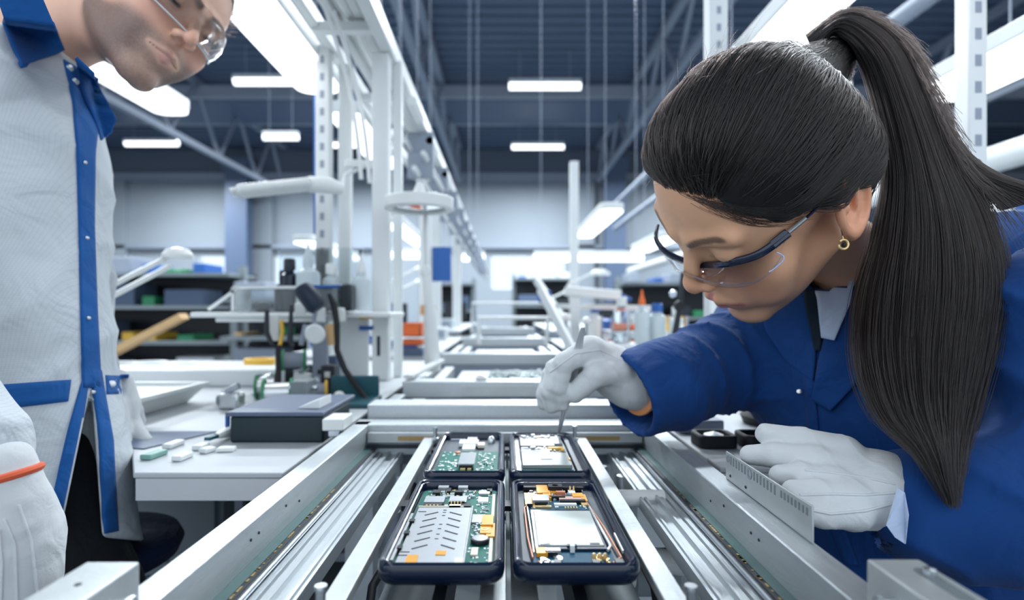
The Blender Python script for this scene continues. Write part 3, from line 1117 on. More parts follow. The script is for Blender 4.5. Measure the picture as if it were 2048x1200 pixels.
# --- back left: grey shell top, green board below
t = phone_shell(XL, YF, 'open dark phone shell at back left, teal green circuit board with square silver connector')
Q = P_(XL, YF)
a, b_ = Q(.03, .01)
c, d = Q(.985, .60)
MB().prism(rrect(a, c, b_, d, .002), ZT - .0085, zb_).build('circuit_board', PCB1, t, smooth=False)
chips(t, 'square_connector', SILVER, Q, [(.38, .63, .16, .44, .0055)], zb_)
chips(t, 'connector_mouth', BLK, Q, [(.40, .61, .150, .162, .0045)], zb_)
chips(t, 'contact', GOLDP, Q, [(.42, .50, .12, .15, .0022), (.53, .59, .12, .15, .0022)], zb_)
chips(t, 'ribbon', WP, Q, [(.36, .58, .60, .74, .0030), (.28, .62, .74, .86, .0040), (.40, .58, .86, .99, .0020)], zb_)
chips(t, 'side_tab', CREAM, Q, [(.62, .74, .70, .79, .0034)], zb_)
scatter(t, 'small_silver_parts', WP, Q, .05, .36, .05, .57, 60, 21, .012, .05, .0008)
scatter(t, 'small_silver_parts', WP, Q, .65, .96, .04, .57, 54, 22, .010, .05, .0008)
scatter(t, 'small_silver_parts', SILVER, Q, .36, .65, .44, .58, 14, 23, .02, .06, .0014)
scatter(t, 'dark_parts', BLK, Q, .3, .95, .02, .30, 9, 24, .01, .03, .0016)
p = Q(.30, .53)
MB().lathe([(.0030, 0), (.0030, .0026), (.0016, .003)], (p[0], p[1], zb_), 16).build('copper_button', COPPER, t)
g = MB()
p = Q(.85, .90)
g.lathe([(.0045, 0), (.0045, .0040), (.0022, .0075), (.001, .008)], (p[0], p[1], ZT - .0085), 14)
g.build('silver_boss', SILVER, t)
g = MB()
p = Q(.04, .04)
g.lathe([(.0032, 0), (.0032, .0040), (.002, .006)], (p[0], p[1], ZT - .0085), 12)
g.build('silver_boss', SILVER, t)
chips(t, 'moulded_ledge', STRUC, Q, [(.08, .36, .95, .99, .0018)], ZT - .0085)

# --- back right: inner frame with foil battery; tweezers reach into it
t = phone_shell(XR, YF, 'open dark phone shell, back right, with foil pack, tweezers reaching into it', inner_rim=True)
Q = P_(XR, YF)
a, b_ = Q(.09, .13)
c, d = Q(.88, .97)
MB().prism(rrect(a, c, b_, d, .003), ZT - .0085, ZT - .0066).build('circuit_board', PCBD, t, smooth=False)
z2 = ZT - .0066
chips(t, 'foil_battery', BATT, Q, [(.10, .86, .17, .48, .0036)], z2, .0004)
chips(t, 'foil_cover', SHIELD, Q, [(.10, .70, .66, .88, .0042), (.68, .84, .70, .90, .0050)], z2, .0004)
chips(t, 'foil_tab', BATT, Q, [(.40, .58, .30, .52, .0040)], z2)
chips(t, 'dark_band', BLK, Q, [(.10, .86, .50, .60, .0030), (.10, .86, .90, .96, .0036)], z2)
chips(t, 'yellow_clip', YELL, Q, [(.56, .82, .56, .60, .0052), (.54, .59, .52, .57, .0040), (.78, .82, .52, .57, .0045)], z2)
chips(t, 'amber_part', GOLD, Q, [(.38, .50, .91, .95, .0044), (.54, .66, .91, .95, .0044), (.84, .87, .28, .33, .0044)], z2)
scatter(t, 'small_silver_parts', SILVER, Q, .10, .86, .50, .64, 30, 31, .02, .07, .0034, z2)
scatter(t, 'small_silver_parts', SILVER, Q, .10, .86, .87, .96, 24, 32, .02, .06, .0046, z2)
g = MB()
q0, q1 = Q(0, 0), Q(1, 0)
g.box(q0[0] + .004, q1[0] - .004, YF + .0100, YF + .0106, ZT - .0058, ZT - .0046)
g.build('edge_seam', GOLDP, t)
# ------------------------------------------------------------------ people: shared pieces
def skin_mat(name, k=1.0):
    m = bpy.data.materials.new(name)
    m.use_nodes = True
    nt = m.node_tree
    b = nt.nodes['Principled BSDF']
    at = nt.nodes.new('ShaderNodeAttribute')
    at.attribute_name = 'tint'
    n = nt.nodes.new('ShaderNodeTexNoise')
    n.inputs['Scale'].default_value = 60
    n.inputs['Detail'].default_value = 5
    tc = nt.nodes.new('ShaderNodeTexCoord')
    nt.links.new(tc.outputs['Object'], n.inputs['Vector'])
    mr = nt.nodes.new('ShaderNodeMapRange')
    mr.inputs['To Min'].default_value = .90
    mr.inputs['To Max'].default_value = 1.08
    nt.links.new(n.outputs['Fac'], mr.inputs['Value'])
    mx = nt.nodes.new('ShaderNodeVectorMath')
    mx.operation = 'SCALE'
    nt.links.new(at.outputs['Color'], mx.inputs[0])
    nt.links.new(mr.outputs['Result'], mx.inputs['Scale'])
    nt.links.new(mx.outputs[0], b.inputs['Base Color'])
    b.inputs['Roughness'].default_value = 0.46
    b.inputs['Subsurface Weight'].default_value = 0.12
    b.inputs['Subsurface Radius'].default_value = (1, .35, .2)
    b.inputs['Subsurface Scale'].default_value = 0.004
    n2 = nt.nodes.new('ShaderNodeTexNoise')
    n2.inputs['Scale'].default_value = 900
    nt.links.new(tc.outputs['Object'], n2.inputs['Vector'])
    bp = nt.nodes.new('ShaderNodeBump')
    bp.inputs['Strength'].default_value = .12
    bp.inputs['Distance'].default_value = .0006
    nt.links.new(n2.outputs['Fac'], bp.inputs['Height'])
    nt.links.new(bp.outputs['Normal'], b.inputs['Normal'])
    return m


def cloth_mat(name, col, weave=1600, strength=.25, rough=.85, sheen=.06, grid=0.0, wrinkle=.6, wscale=16):
    m = bpy.data.materials.new(name)
    m.use_nodes = True
    nt = m.node_tree
    b = nt.nodes['Principled BSDF']
    b.inputs['Roughness'].default_value = rough
    b.inputs['Specular IOR Level'].default_value = .25
    b.inputs['Sheen Weight'].default_value = sheen
    b.inputs['Sheen Roughness'].default_value = .5
    tc = nt.nodes.new('ShaderNodeTexCoord')
    n = nt.nodes.new('ShaderNodeTexNoise')
    n.inputs['Scale'].default_value = 14
    n.inputs['Detail'].default_value = 6
    nt.links.new(tc.outputs['Object'], n.inputs['Vector'])
    mx = nt.nodes.new('ShaderNodeMix')
    mx.data_type = 'RGBA'
    mx.inputs[6].default_value = (*[c * .88 for c in col], 1)
    mx.inputs[7].default_value = (*[min(1, c * 1.10) for c in col], 1)
    nt.links.new(n.outputs['Fac'], mx.inputs[0])
    out = mx.outputs[2]
    if grid:
        vm = nt.nodes.new('ShaderNodeTexBrick')
        vm.inputs['Scale'].default_value = grid
        vm.offset = 0
        vm.inputs['Mortar Size'].default_value = .06
        vm.inputs['Brick Width'].default_value = .5
        vm.inputs['Row Height'].default_value = .5
        vm.inputs['Color1'].default_value = (1, 1, 1, 1)
        vm.inputs['Color2'].default_value = (1, 1, 1, 1)
        vm.inputs['Mortar'].default_value = (.90, .92, .94, 1)
        mp = nt.nodes.new('ShaderNodeMapping')
        mp.inputs['Rotation'].default_value = (math.radians(90), 0, 0)
        nt.links.new(tc.outputs['Object'], mp.inputs['Vector'])
        nt.links.new(mp.outputs['Vector'], vm.inputs['Vector'])
        m2 = nt.nodes.new('ShaderNodeMix')
        m2.data_type = 'RGBA'
        m2.blend_type = 'MULTIPLY'
        m2.inputs[0].default_value = 1
        nt.links.new(out, m2.inputs[6])
        nt.links.new(vm.outputs['Color'], m2.inputs[7])
        out = m2.outputs[2]
    nt.links.new(out, b.inputs['Base Color'])
    n2 = nt.nodes.new('ShaderNodeTexNoise')
    n2.inputs['Scale'].default_value = weave
    n2.inputs['Detail'].default_value = 2
    nt.links.new(tc.outputs['Object'], n2.inputs['Vector'])
    bp = nt.nodes.new('ShaderNodeBump')
    bp.inputs['Strength'].default_value = strength
    bp.inputs['Distance'].default_value = .0006
    nt.links.new(n2.outputs['Fac'], bp.inputs['Height'])
    n3 = nt.nodes.new('ShaderNodeTexNoise')
    n3.inputs['Scale'].default_value = wscale
    n3.inputs['Detail'].default_value = 3
    n3.inputs['Distortion'].default_value = 1.2
    nt.links.new(tc.outputs['Object'], n3.inputs['Vector'])
    b3 = nt.nodes.new('ShaderNodeBump')
    b3.inputs['Strength'].default_value = wrinkle
    b3.inputs['Distance'].default_value = .012
    nt.links.new(n3.outputs['Fac'], b3.inputs['Height'])
    nt.links.new(b3.outputs['Normal'], bp.inputs['Normal'])
    nt.links.new(bp.outputs['Normal'], b.inputs['Normal'])
    return m


SKIN = skin_mat('skin')
COATB = cloth_mat('royal_blue_cloth', (0.005, 0.050, 0.205))
COATBD = cloth_mat('royal_blue_trim', (0.010, 0.10, 0.34))
COATW = cloth_mat('white_antistatic_cloth', (0.62, 0.66, 0.69), grid=230.0)
GLOVE = cloth_mat('white_knit_glove', (0.66, 0.69, 0.70), weave=2600, strength=.5, wrinkle=.14, wscale=40)
SHIRT = cloth_mat('pale_blue_shirt', (0.50, 0.60, 0.78))
TROUS = cloth_mat('black_trousers', (0.006, 0.008, 0.011), sheen=.05)
TIEM = cloth_mat('dark_tie', (0.008, 0.02, 0.035))


def hair_mat(name, col, rough=.32):
    m = bpy.data.materials.new(name)
    m.use_nodes = True
    nt = m.node_tree
    nt.nodes.remove(nt.nodes['Principled BSDF'])
    h = nt.nodes.new('ShaderNodeBsdfHairPrincipled')
    h.parametrization = 'COLOR'
    h.inputs['Color'].default_value = (*col, 1)
    h.inputs['Roughness'].default_value = rough
    h.inputs['Radial Roughness'].default_value = .5
    h.inputs['Random Roughness'].default_value = .4
    nt.links.new(h.outputs[0], nt.nodes['Material Output'].inputs['Surface'])
    return m


HAIRM = hair_mat('dark_brown_hair', (0.0045, 0.003, 0.0026))
HAIRB = mat('dark_hair_mass', (0.005, 0.0045, 0.005), .55, noise=.3, nscale=300, stretch=(1, 1, 1))
FRAMEM = mat('navy_spectacle_frame', (0.004, 0.012, 0.040), .15, coat=.5)
LENS = mat('clear_lens', (0.97, 0.98, 1.0), 0.0, trans=1.0, ior=1.25, alpha=0.42, spec=1.0)


def wav(P, seed, freq, n=5):
    """smooth pseudo noise in -1..1"""
    r = np.random.RandomState(seed)
    s = np.zeros(len(P), dtype=np.float32)
    w = np.sin(P @ (r.randn(3) * freq * .7).astype(np.float32) + r.rand() * 6)
    for k in range(n):
        d = r.randn(3)
        d = d / np.linalg.norm(d) * freq * (0.6 + r.rand())
        s += np.sin(P @ d.astype(np.float32) + r.rand() * 6.28 + 1.3 * w)
    return s / n


def folds(P, seed, dirv, freq, warp=2.0):
    """ridged folds running across dirv"""
    d = np.array(dirv, dtype=np.float32)
    d /= np.linalg.norm(d)
    t = (P @ d) * freq + warp * wav(P, seed, freq * .35)
    return 1 - np.abs(np.sin(t)) ** .8


def head_field(o):
    """o: options. local frame x right, y forward, z up; origin midway between the ears"""
    fem = o.get('fem', False)
    k = .93 if fem else 1.0

    def f(P):
        Q = P.copy()
        Q[:, 0] = np.abs(Q[:, 0])
        d = d_ell(P, *o.get('cran', ((0, -.016, .052), (.0745, .097, .083))))
        d = smin(d, d_ell(P, (0, .030, .030), (.0620, .062 + o.get('fore', 0), .078)), .03)          # forehead and mid face
        d = smin(d, d_ell(P, (0, .034, -.040), (.0500 if fem else .054, .054, .058)), .03)
        d = smin(d, d_cap(Q, (.050, -.002, -.040), (.014, .070, -.093), .0165 if fem else .019, .0125 if fem else .015), .022)   # jaw line
        d = smin(d, d_sph(P, (0, .0785, -.0925), .0150 if fem else .017), .018)     # chin
        d = smin(d, d_sph(Q, (.042, .058, -.016), .0235), .022)                     # cheek bone
        d = smin(d, d_sph(Q, (.030, .062, -.045), .022), .022)                      # cheek
        d = smin(d, d_cap(Q, (.010, .0945, .034), (.045, .078, .038), .0070, .0065), .012)   # brow ridge
        d = smax(d, -d_ell(Q, (.0315, .103, .018), (.0165, .014, .0125)), .012)     # eye socket
        d = smin(d, d_sph(Q, (.0315, .0785, .018), .0140), .003)                    # lids
        slit = d_cap(Q, (.0205, .0925, .0125), (.0425, .0865, .0120), .0016)
        d = smax(d, -slit, .0015)
        d = smin(d, d_cap(P, (0, .090, .028), (0, .1130, -.0120), .0060, .0082), .010)   # nose bridge
        d = smin(d, d_sph(P, (0, .1140, -.0165), o.get('nt', .0092)), .006)
        d = smin(d, d_ell(Q, (.0115, .1030, -.0200), (.0060, .0100, .0065)), .006)  # wings
        d = smax(d, -d_ell(Q, (.0062, .1085, -.0265), (.0034, .0052, .0040)), .002)  # nostrils
        d = smin(d, d_ell(P, (0, .083, -.052), (.027, .0190, .024)), .014)          # muzzle
        lk = o.get('lipk', 0.0)
        lu = np.minimum(d_cap(Q, (.006, .1020, -.0485), (.0235, .0905, -.0535), .0044 + lk, .0018 + lk * .5), d_cap(Q, (0, .1012, -.0492), (.006, .1020, -.0485), .0038 + lk, .0044 + lk))
        ll = d_cap(Q, (0, .0985, -.0600), (.0205, .0900, -.0560), .0052 + lk, .0022 + lk * .5)
        d = smin(d, lu, .004)
        d = smin(d, ll, .004)
        d = smax(d, -d_cap(Q, (0, .1060, -.0546), (.0235, .0925, -.0548), .0013, .0009), .0016)
        # ear
        en = np.array(o.get('earn', [.90, -.42, .05]))
        en /= np.linalg.norm(en)
        eu = np.array([-.10, -o.get('eartilt', .22), .97])
        eu = eu - en * (eu @ en)
        eu /= np.linalg.norm(eu)
        ew = np.cross(eu, en)
        R = np.stack([ew, eu, en], 1)
        ec = np.array(o.get('earc', [.0765, -.014, .001]))
        ewd = o.get('earw', .0165)
        q = ((Q - ec.astype(Q.dtype)) @ R.astype(Q.dtype))
        rr_ = np.sqrt((q[:, 0] / ewd) ** 2 + (q[:, 1] / .028) ** 2)
        ring = np.sqrt(((rr_ - 1) * .0205) ** 2 + (q[:, 2] - .0045) ** 2) - .0034
        disc = d_ell(q, (0, 0, 0), (ewd, .028, .0048))
        e = smin(disc, ring, .003)
        e = smax(e, -d_ell(q, (.003, .001, .006), (ewd * .62, .0165, .0075)), .002)
        e = smin(e, d_ell(q, (-.001, -.027, .001), (.0085, .0095, .0045)), .005)
        e = smin(e, d_ell(q, (-.0045, .006, .0035), (.0028, .0160, .0030)), .003)
        e = smin(e, d_ell(q, (.0120, -.004, .0030), (.0040, .0060, .0040)), .003)      # tragus
        d = smin(d, e, .006)
        # neck, follows the body
        nk = o['neck']
        d = smin(d, d_chain(P, nk[0], nk[1], .02), .022)
        return d
    return f


def head_tint(o):
    base = np.array(o['skin'])

    def f(v):
        c = np.tile(base, (len(v), 1))
        q = v.copy()
        q[:, 0] = np.abs(q[:, 0])
        P = q.astype(np.float32)
        blush = np.exp(-(np.maximum(d_sph(P, (.038, .075, -.018), .012), 0) / .014) ** 2)
        c = c * (1 - blush[:, None] * .22 * np.array([0, .55, .5]))
        nosec = np.exp(-(np.maximum(d_sph(P, (0, .116, -.018), .008), 0) / .008) ** 2)
        c = c * (1 - nosec[:, None] * .20 * np.array([0, .5, .5]))
        ear = np.exp(-(np.maximum(d_ell(P, (.082, -.018, .0), (.012, .022, .034)), 0) / .004) ** 2)
        c = c * (1 - ear[:, None] * .25 * np.array([0, .5, .5]))
        lip = np.minimum(d_cap(P, (0, .1015, -.0492), (.0235, .0905, -.0535), .0046 + o.get('lipk', 0), .0024 + o.get('lipk', 0)), d_cap(P, (0, .0985, -.0598), (.0205, .0900, -.0560), .0056 + o.get('lipk', 0), .0028 + o.get('lipk', 0)))
        w = np.exp(-(np.maximum(lip, 0) / .0012) ** 2)[:, None] * o.get('lipw', 1.0)
        c = c * (1 - w) + np.array(o['lip']) * w
        br = d_chain(P, [(.012, .100, .0335), (.024, .098, .0400), (.038, .090, .0430), (.050, .077, .0375)], o.get('browr', [.0030, .0038, .0032, .0012]))
        w = np.exp(-(np.maximum(br, 0) / o.get('brows', .0022)) ** 2)[:, None] * .85
        c = c * (1 - w) + np.array(o['brow']) * w
        ln = d_cap(P, (.0200, .0925, .0120), (.0440, .0855, .0120), .0022)
        w = np.exp(-(np.maximum(ln, 0) / .0010) ** 2)[:, None] * .9
        c = c * (1 - w) + np.array([.02, .015, .012]) * w
        if o.get('stubble'):
            a = sm(-v[:, 2], .022, .045) * sm(v[:, 1], -.035, -.005) * (1 - sm(-v[:, 2], .125, .16))
            side = sm(np.abs(v[:, 0]), .012, .05)
            a2 = a * (.68 + .32 * side) * .85
            up = np.exp(-(np.maximum(d_cap(P, (0, .104, -.040), (.024, .094, -.046), .004), 0) / .004) ** 2) * .55
            a2 = np.maximum(a2, up) * (1 - np.exp(-(np.maximum(lip, 0) / .003) ** 2))
            r = np.random.RandomState(3).rand(len(v)) * .25 + .8
            a2 = np.clip(a2 * r, 0, .75)[:, None]
            c = c * (1 - a2) + np.array([.075, .062, .065]) * a2
        return np.clip(c, 0, 1)
    return f


def eyeballs(parent, R, T, look=(0, .80, -.55)):
    WH = mat('eye_white', (.75, .75, .73), .15)
    IR = mat('dark_iris', (.03, .018, .012), .1)
    for s in (-1, 1):
        c = np.array([s * .0315, .0780, .0175])
        w = R @ c + T
        g = MB()
        g.lathe([(.0120 * math.sin(a), -.0120 * math.cos(a)) for a in np.linspace(0.01, math.pi - .01, 14)], w, 20, axis=R @ np.array(look))
        e = g.build('eyeball', WH, parent)
        g = MB()
        d = R @ (np.array(look) / np.linalg.norm(look))
        g.lathe([(.0052, .0109), (.0050, .0114), (.0025, .0119), (.0002, .0122)], w, 18, axis=d)
        g.build('iris', IR, e)


def glove_hand(name, parent, fingers, palm, m, res=.0011, seed=1, extra=None, cut=None):
    """fingers: list of (points, radii); palm: list of (points, radii, squash)"""
    allp = [p for f_ in fingers for p in f_[0]] + [p for f_ in palm for p in f_[0]]
    A = np.array([list(p) for p in allp])
    lo, hi = A.min(0) - .032, A.max(0) + .032

    def f(P):
        d = None
        for pts, rs, sq in palm:
            e = d_chain(P, pts, rs, .012, sq)
            d = e if d is None else smin(d, e, .014)
        for pts, rs in fingers:
            e = d_chain(P, pts, rs, .003)
            d = smin(d, e, .0055)
        d += .0006 * wav(P, seed, 160) - .0007 * folds(P, seed + 1, (1, .3, .4), 130, 2.5) ** 3
        if extra:
            d = extra(P, d)
        return d
    return solid(name, f, lo, hi, res, m, parent)


def ridge(name, bvh, pts, m, parent, r=.0007, lift=.0003):
    """stitched ridge running over a surface through picture points"""
    out = []
    for i in range(len(pts) - 1):
        for t in np.linspace(0, 1, 9)[:-1 if i < len(pts) - 2 else None]:
            p = np.array(pts[i]) * (1 - t) + np.array(pts[i + 1]) * t
            d = px(p[0], p[1], 1).normalized()
            h = bvh.ray_cast(Vector((0, 0, 0)), d)
            if h[0] is not None:
                out.append(d * (h[3] - lift))
    if len(out) > 2:
        return MB().tube(out, r, 6).build(name, m, parent)
# ------------------------------------------------------------------ the woman
WR = np.array([[-0.4196, -0.6934, -0.5859], [0.8081, 0.0073, -0.5888], [0.4126, -0.7206, 0.5574]])
u_, s_, vt_ = np.linalg.svd(WR)
WR = u_ @ vt_ @ np.diag([1.05, .92, 1.08])
WT = np.array([.2495, .5594, .1105])
WI = np.linalg.inv(WR)
woman = thing('person', 'woman with dark ponytail in safety glasses, royal blue coat and white gloves, holding tweezers', 'person', (.55, .6, -H))


def W2L(p):
    return tuple(WI @ (np.array(p) - WT))


nb = (.420, .665, .040)
opt = dict(fem=True, eartilt=.60, fore=.004, cran=((0, -.008, .044), (.0745, .080, .073)), skin=(.84, .47, .285), lip=(.62, .21, .20), brow=(.085, .05, .035), lipw=.95, browr=[.0020, .0027, .0022, .0006], brows=.0015, earn=[.97, -.20, .05], earw=.0215, earc=[.0775, -.020, .006], lipk=.0016,
           neck=([(0, -.020, -.035), (0, -.035, -.075), W2L(nb)], [.048, .040, .048]))
hv_o, hv, hq = solid('body', head_field(opt), (-.105, -.20, -.20), (.105, .135, .145), .0017, SKIN, woman, (WR, WT), head_tint(opt))
wb = bvh_of(hv, hq)
eyeballs(woman, WR, WT)


def HL(x, y, z):
    return WR @ np.array((x, y, z)) + WT


# hair cap ------------------------------------------------------------------
TIE = np.array([0.0, -.080, .118])
TIEW = np.array(px(1672, 118, .60))
TIE = WI @ (TIEW - WT)


def hairline(y, x=None):
    a = np.interp(y, [-.12, -.060, -.045, -.030, -.005, .026, .057, .071, .080, .12], [-.080, -.070, -.030, .024, .018, .022, .042, .064, .084, .088])
    if x is None:
        return a
    b_ = np.interp(np.abs(x), [0, .026, .036, .047, .062, .070], [.086, .084, .078, .065, .043, .020])
    w = sm(y, .022, .040)
    return a * (1 - w) + b_ * w


def cap_field(P):
    d = d_ell(P, (0, -.008, .046), (.0815, .087, .0805))
    d = smin(d, d_ell(P, (0, .026, .050), (.0660, .066, .072)), .03)
    d = smin(d, d_cap(P, (0, -.030, .070), tuple(TIE), .048, .017), .030)
    cut = hairline(P[:, 1], P[:, 0]).astype(np.float32) - P[:, 2]
    d = smin(d, d_ell(P, (-.006, -.052, .012), (.072, .058, .060)), .03)
    d = d + .0045 * (1 - sm(-cut, 0, .028))
    d = smax(d, cut, .008)
    return d + .0006 * wav(P, 9, 220)


ho, hvv, hqq = solid('hair', cap_field, (-.10, -.20, -.09), (.10, .11, .20), .0026, HAIRB, woman, (WR, WT))
capb = bvh_of((hvv - WT) @ WI.T, hqq)


wbl = bvh_of((hv - WT) @ WI.T, hq)


def on_cap(p, off):
    c = np.array((0, -.01, .05))
    d = p - c
    L = np.linalg.norm(d)
    o_, v_ = Vector(c + d / L * .30), Vector(-d / L)
    best = None
    for t_ in (capb, wbl):
        h = t_.ray_cast(o_, v_)
        if h[0] is not None and (best is None or h[3] < best[3]):
            best = h
    if best is None:
        return p
    return np.array(best[0]) + d / L * off


r = np.random.RandomState(11)
cs = []
N = 5200
while len(cs) < N:
    th = r.rand() * 2 * math.pi
    yy = -.115 + r.rand() * .225
    side = -1 if r.rand() < .72 else 1
    if r.rand() < .5:      # roots along the hairline
        zz = hairline(yy) + r.randn() * .004 + .001
        p = np.array((side * .10, yy, zz))
        if yy > .06:
            p = np.array(((r.rand() * 2 - 1) * .07, .12, .088 + r.rand() * .01))
    else:
        v = r.randn(3)
        v /= np.linalg.norm(v)
        v[0] = -abs(v[0]) if r.rand() < .75 else abs(v[0])
        p = np.array((0, -.01, .05)) + v * .15
        if p[2] < hairline(p[1] * .7) + .012:
            continue
    off = .0004 + abs(r.randn()) * .0012
    p0 = on_cap(p, 0.0)
    if p0[2] < hairline(p0[1], p0[0]) - .005:
        continue
    n = 12
    pts = []
    end = TIE + r.randn(3) * .006
    bow = r.randn(3) * .0035
    for k in range(n):
        t = k / (n - 1)
        q = p0 * (1 - t) + end * t + bow * math.sin(math.pi * t) + np.array((0, 0, .035)) * math.sin(math.pi * t) * (.5 if p0[1] > 0 else .1)
        if t < .86:
            q = on_cap(q, off if k else -.0005)
        pts.append(WR @ q + WT)
    cs.append(np.array(pts))
strands('hair_strands', cs, HAIRM, ho, .00028, .7)
# wispy flyaways at the front hairline and crown
fl = []
for k in range(330):
    mode = r.rand()
    if mode < .55:
        p = np.array(((r.rand() * 2 - 1) * .06, .12, .100 + r.rand() * .03))
    else:
        p = np.array(((r.rand() * 2 - 1) * .05, .10 - r.rand() * .15, .15))
    p0 = on_cap(p, 0)
    nrm = (p0 - np.array((0, -.01, .05)))
    nrm /= np.linalg.norm(nrm)
    pts = [p0]
    v = nrm * .0022 + r.randn(3) * .002 + np.array((0, -.003, .001))
    for j in range(7):
        v = v + r.randn(3) * .0010 + np.array((0, -.0006, -.0008))
        pts.append(pts[-1] + v * (.4 + r.rand() * .4))
    fl.append(np.array([WR @ q + WT for q in pts]))
# fine hairs sweeping over the temple, lying on the skin
CW = bvh_of(hvv, hqq)
for k in range(190):
    u0, u1, sg = r.rand(), r.rand(), r.rand() ** 1.6
    A_ = np.array((1340 + 150 * u0, 372 + 45 * u0 + 8 * r.rand()))
    C_ = np.array((1655 + 40 * u1, 392 + 40 * r.rand()))
    B_ = np.array((1510 + 30 * r.randn(), 440 + 62 * sg))
    e_ = .35 + .65 * r.rand()
    s0 = r.rand() * .3
    out = []
    for t in np.linspace(s0, max(e_, s0 + .3), 16):
        q = A_ * (1 - t) ** 2 + 2 * B_ * t * (1 - t) + C_ * t * t
        dv = px(q[0], q[1], 1).normalized()
        hs = [h[3] for h in (wb.ray_cast(Vector((0, 0, 0)), dv), CW.ray_cast(Vector((0, 0, 0)), dv)) if h[0] is not None]
        if hs:
            out.append(np.array(dv) * (min(hs) - .0006))
    if len(out) > 6 and max(np.abs(np.diff(np.array(out)[:, 1]))) < .012:
        fl.append(np.array(out))
strands('loose_hairs', fl, HAIRM, ho, .00016, .2)

# hair tie
g = MB()
dirv = np.array(px(1715, 62, .60)) - TIEW
g.lathe([(.012, -.004), (.0155, -.003), (.0165, 0), (.0155, .003), (.012, .004)], TIEW, 20, axis=dirv)
g.build('hair_tie', BLACKR, woman)

# ponytail: left and right outlines followed from the tie to the tips
PL_ = np.array([(1632, 118), (1668, 70), (1718, 120), (1752, 230), (1768, 350), (1748, 480), (1718, 600), (1716, 720), (1756, 830), (1830, 905), (1896, 1010)], float)
PR_ = np.array([(1612, 72), (1700, 22), (1800, 75), (1862, 190), (1918, 320), (1975, 420), (2008, 540), (1992, 680), (1960, 800), (1930, 900), (1912, 1015)], float)
PD_ = np.array([.598, .592, .575, .555, .535, .520, .500, .470, .440, .418, .405])
PT_ = np.array([.010, .018, .026, .030, .032, .032, .030, .026, .020, .012, .003])


def smooth_interp(A, t):
    """Catmull-Rom through rows of A, t in 0..1"""
    n = len(A) - 1
    x = np.clip(t, 0, 1) * n
    i = np.minimum(x.astype(int), n - 1)
    f_ = x - i
    g_ = lambda k: A[np.clip(k, 0, n)]
    p0, p1, p2, p3 = g_(i - 1), g_(i), g_(i + 1), g_(i + 2)
    if A.ndim > 1:
        f_ = f_[:, None]
    return .5 * ((2 * p1) + (-p0 + p2) * f_ + (2 * p0 - 5 * p1 + 4 * p2 - p3) * f_ ** 2 + (-p0 + 3 * p1 - 3 * p2 + p3) * f_ ** 3)


def tail_pt(t, a, b_):
    """t along, a across 0..1, b depth -1..1"""
    L, R_ = smooth_interp(PL_, t), smooth_interp(PR_, t)
    D, T = smooth_interp(PD_, t), smooth_interp(PT_, t)
    a = np.asarray(a) * np.ones_like(t)
    X = L * (1 - a[:, None]) + R_ * a[:, None]
    d = D + b_ * T
    return np.stack([(X[:, 0] - CX) / F * d, d, -(X[:, 1] - CY) / F * d], 1)


g = MB()
n, mseg = 20, 44
vs = []
for j in range(mseg + 1):
    t = np.array([j / mseg])
    for k in range(n):
        a = 2 * math.pi * k / n
        vs.append(tail_pt(t * .86, .5 + .47 * math.cos(a), .85 * math.sin(a))[0])
fs = [(j * n + k, j * n + (k + 1) % n, (j + 1) * n + (k + 1) % n, (j + 1) * n + k) for j in range(mseg) for k in range(n)]
fs += [tuple(range(n)), tuple(mseg * n + k for k in range(n - 1, -1, -1))]
g._add(vs, fs)
pt = g.build('ponytail', HAIRB, woman, smooth=True)
cs = []
for k in range(7200):
    a0 = r.rand() * 2 * math.pi
    rad = math.sqrt(r.rand() * .45 + .55) * (1.0 + .05 * abs(r.randn()))
    a1 = .5 + .49 * math.cos(a0) * rad
    b1 = -abs(math.sin(a0)) * rad if r.rand() < .8 else abs(math.sin(a0)) * rad
    end = min(1.0, .55 + r.rand() * .45)
    t = np.linspace(0, end, 22)
    spread = r.randn() * (.035 * t + .10 * np.maximum(t - .7, 0)) + .012 * np.sin(t * 14 + r.rand() * 6) * t
    P_s = tail_pt(t, a1 + spread * .8, b1 * (1 + .1 * r.randn()))
    P_s += (np.cumsum(r.randn(22, 3) * .0003, 0)) * t[:, None]
    cs.append(P_s)
# fringe of flyaways on the outer edge
for k in range(520):
    t0 = r.rand() * .35 + .02
    L = .05 + r.rand() * .22
    t = np.linspace(t0, t0 + L, 12)
    q = tail_pt(t, .97 + np.linspace(0, 1, 12) ** 1.5 * r.rand() * .28, -.2 + r.randn() * .4)
    q += np.cumsum(r.randn(12, 3) * .0006, 0)
    cs.append(q)
# strands swept over the back towards the right
for k in range(900):
    t = np.linspace(.26 + r.rand() * .08, .50, 14)
    s_ = np.linspace(0, 1, 14)
    q = tail_pt(t, .86 + .1 * r.rand() + s_ ** 1.6 * (.25 + .5 * r.rand()), -.5 + r.rand() * .9)
    q[:, 2] -= s_ * .004
    cs.append(q)
strands('ponytail_strands', cs, HAIRM, pt, .00030, .45)

# glasses --------------------------------------------------------------------
fr_px = [(1316, 450), (1312, 477), (1330, 503), (1364, 521), (1402, 530), (1450, 527), (1507, 513), (1545, 491), (1577, 465)]
fr_x = [.066, .062, .052, .036, .018, -.008, -.034, -.054, -.068]


def face_depth(x, extra=.0):
    y = .112 - 6.6 * x * x + extra
    return HL(x, y, .02)[1]


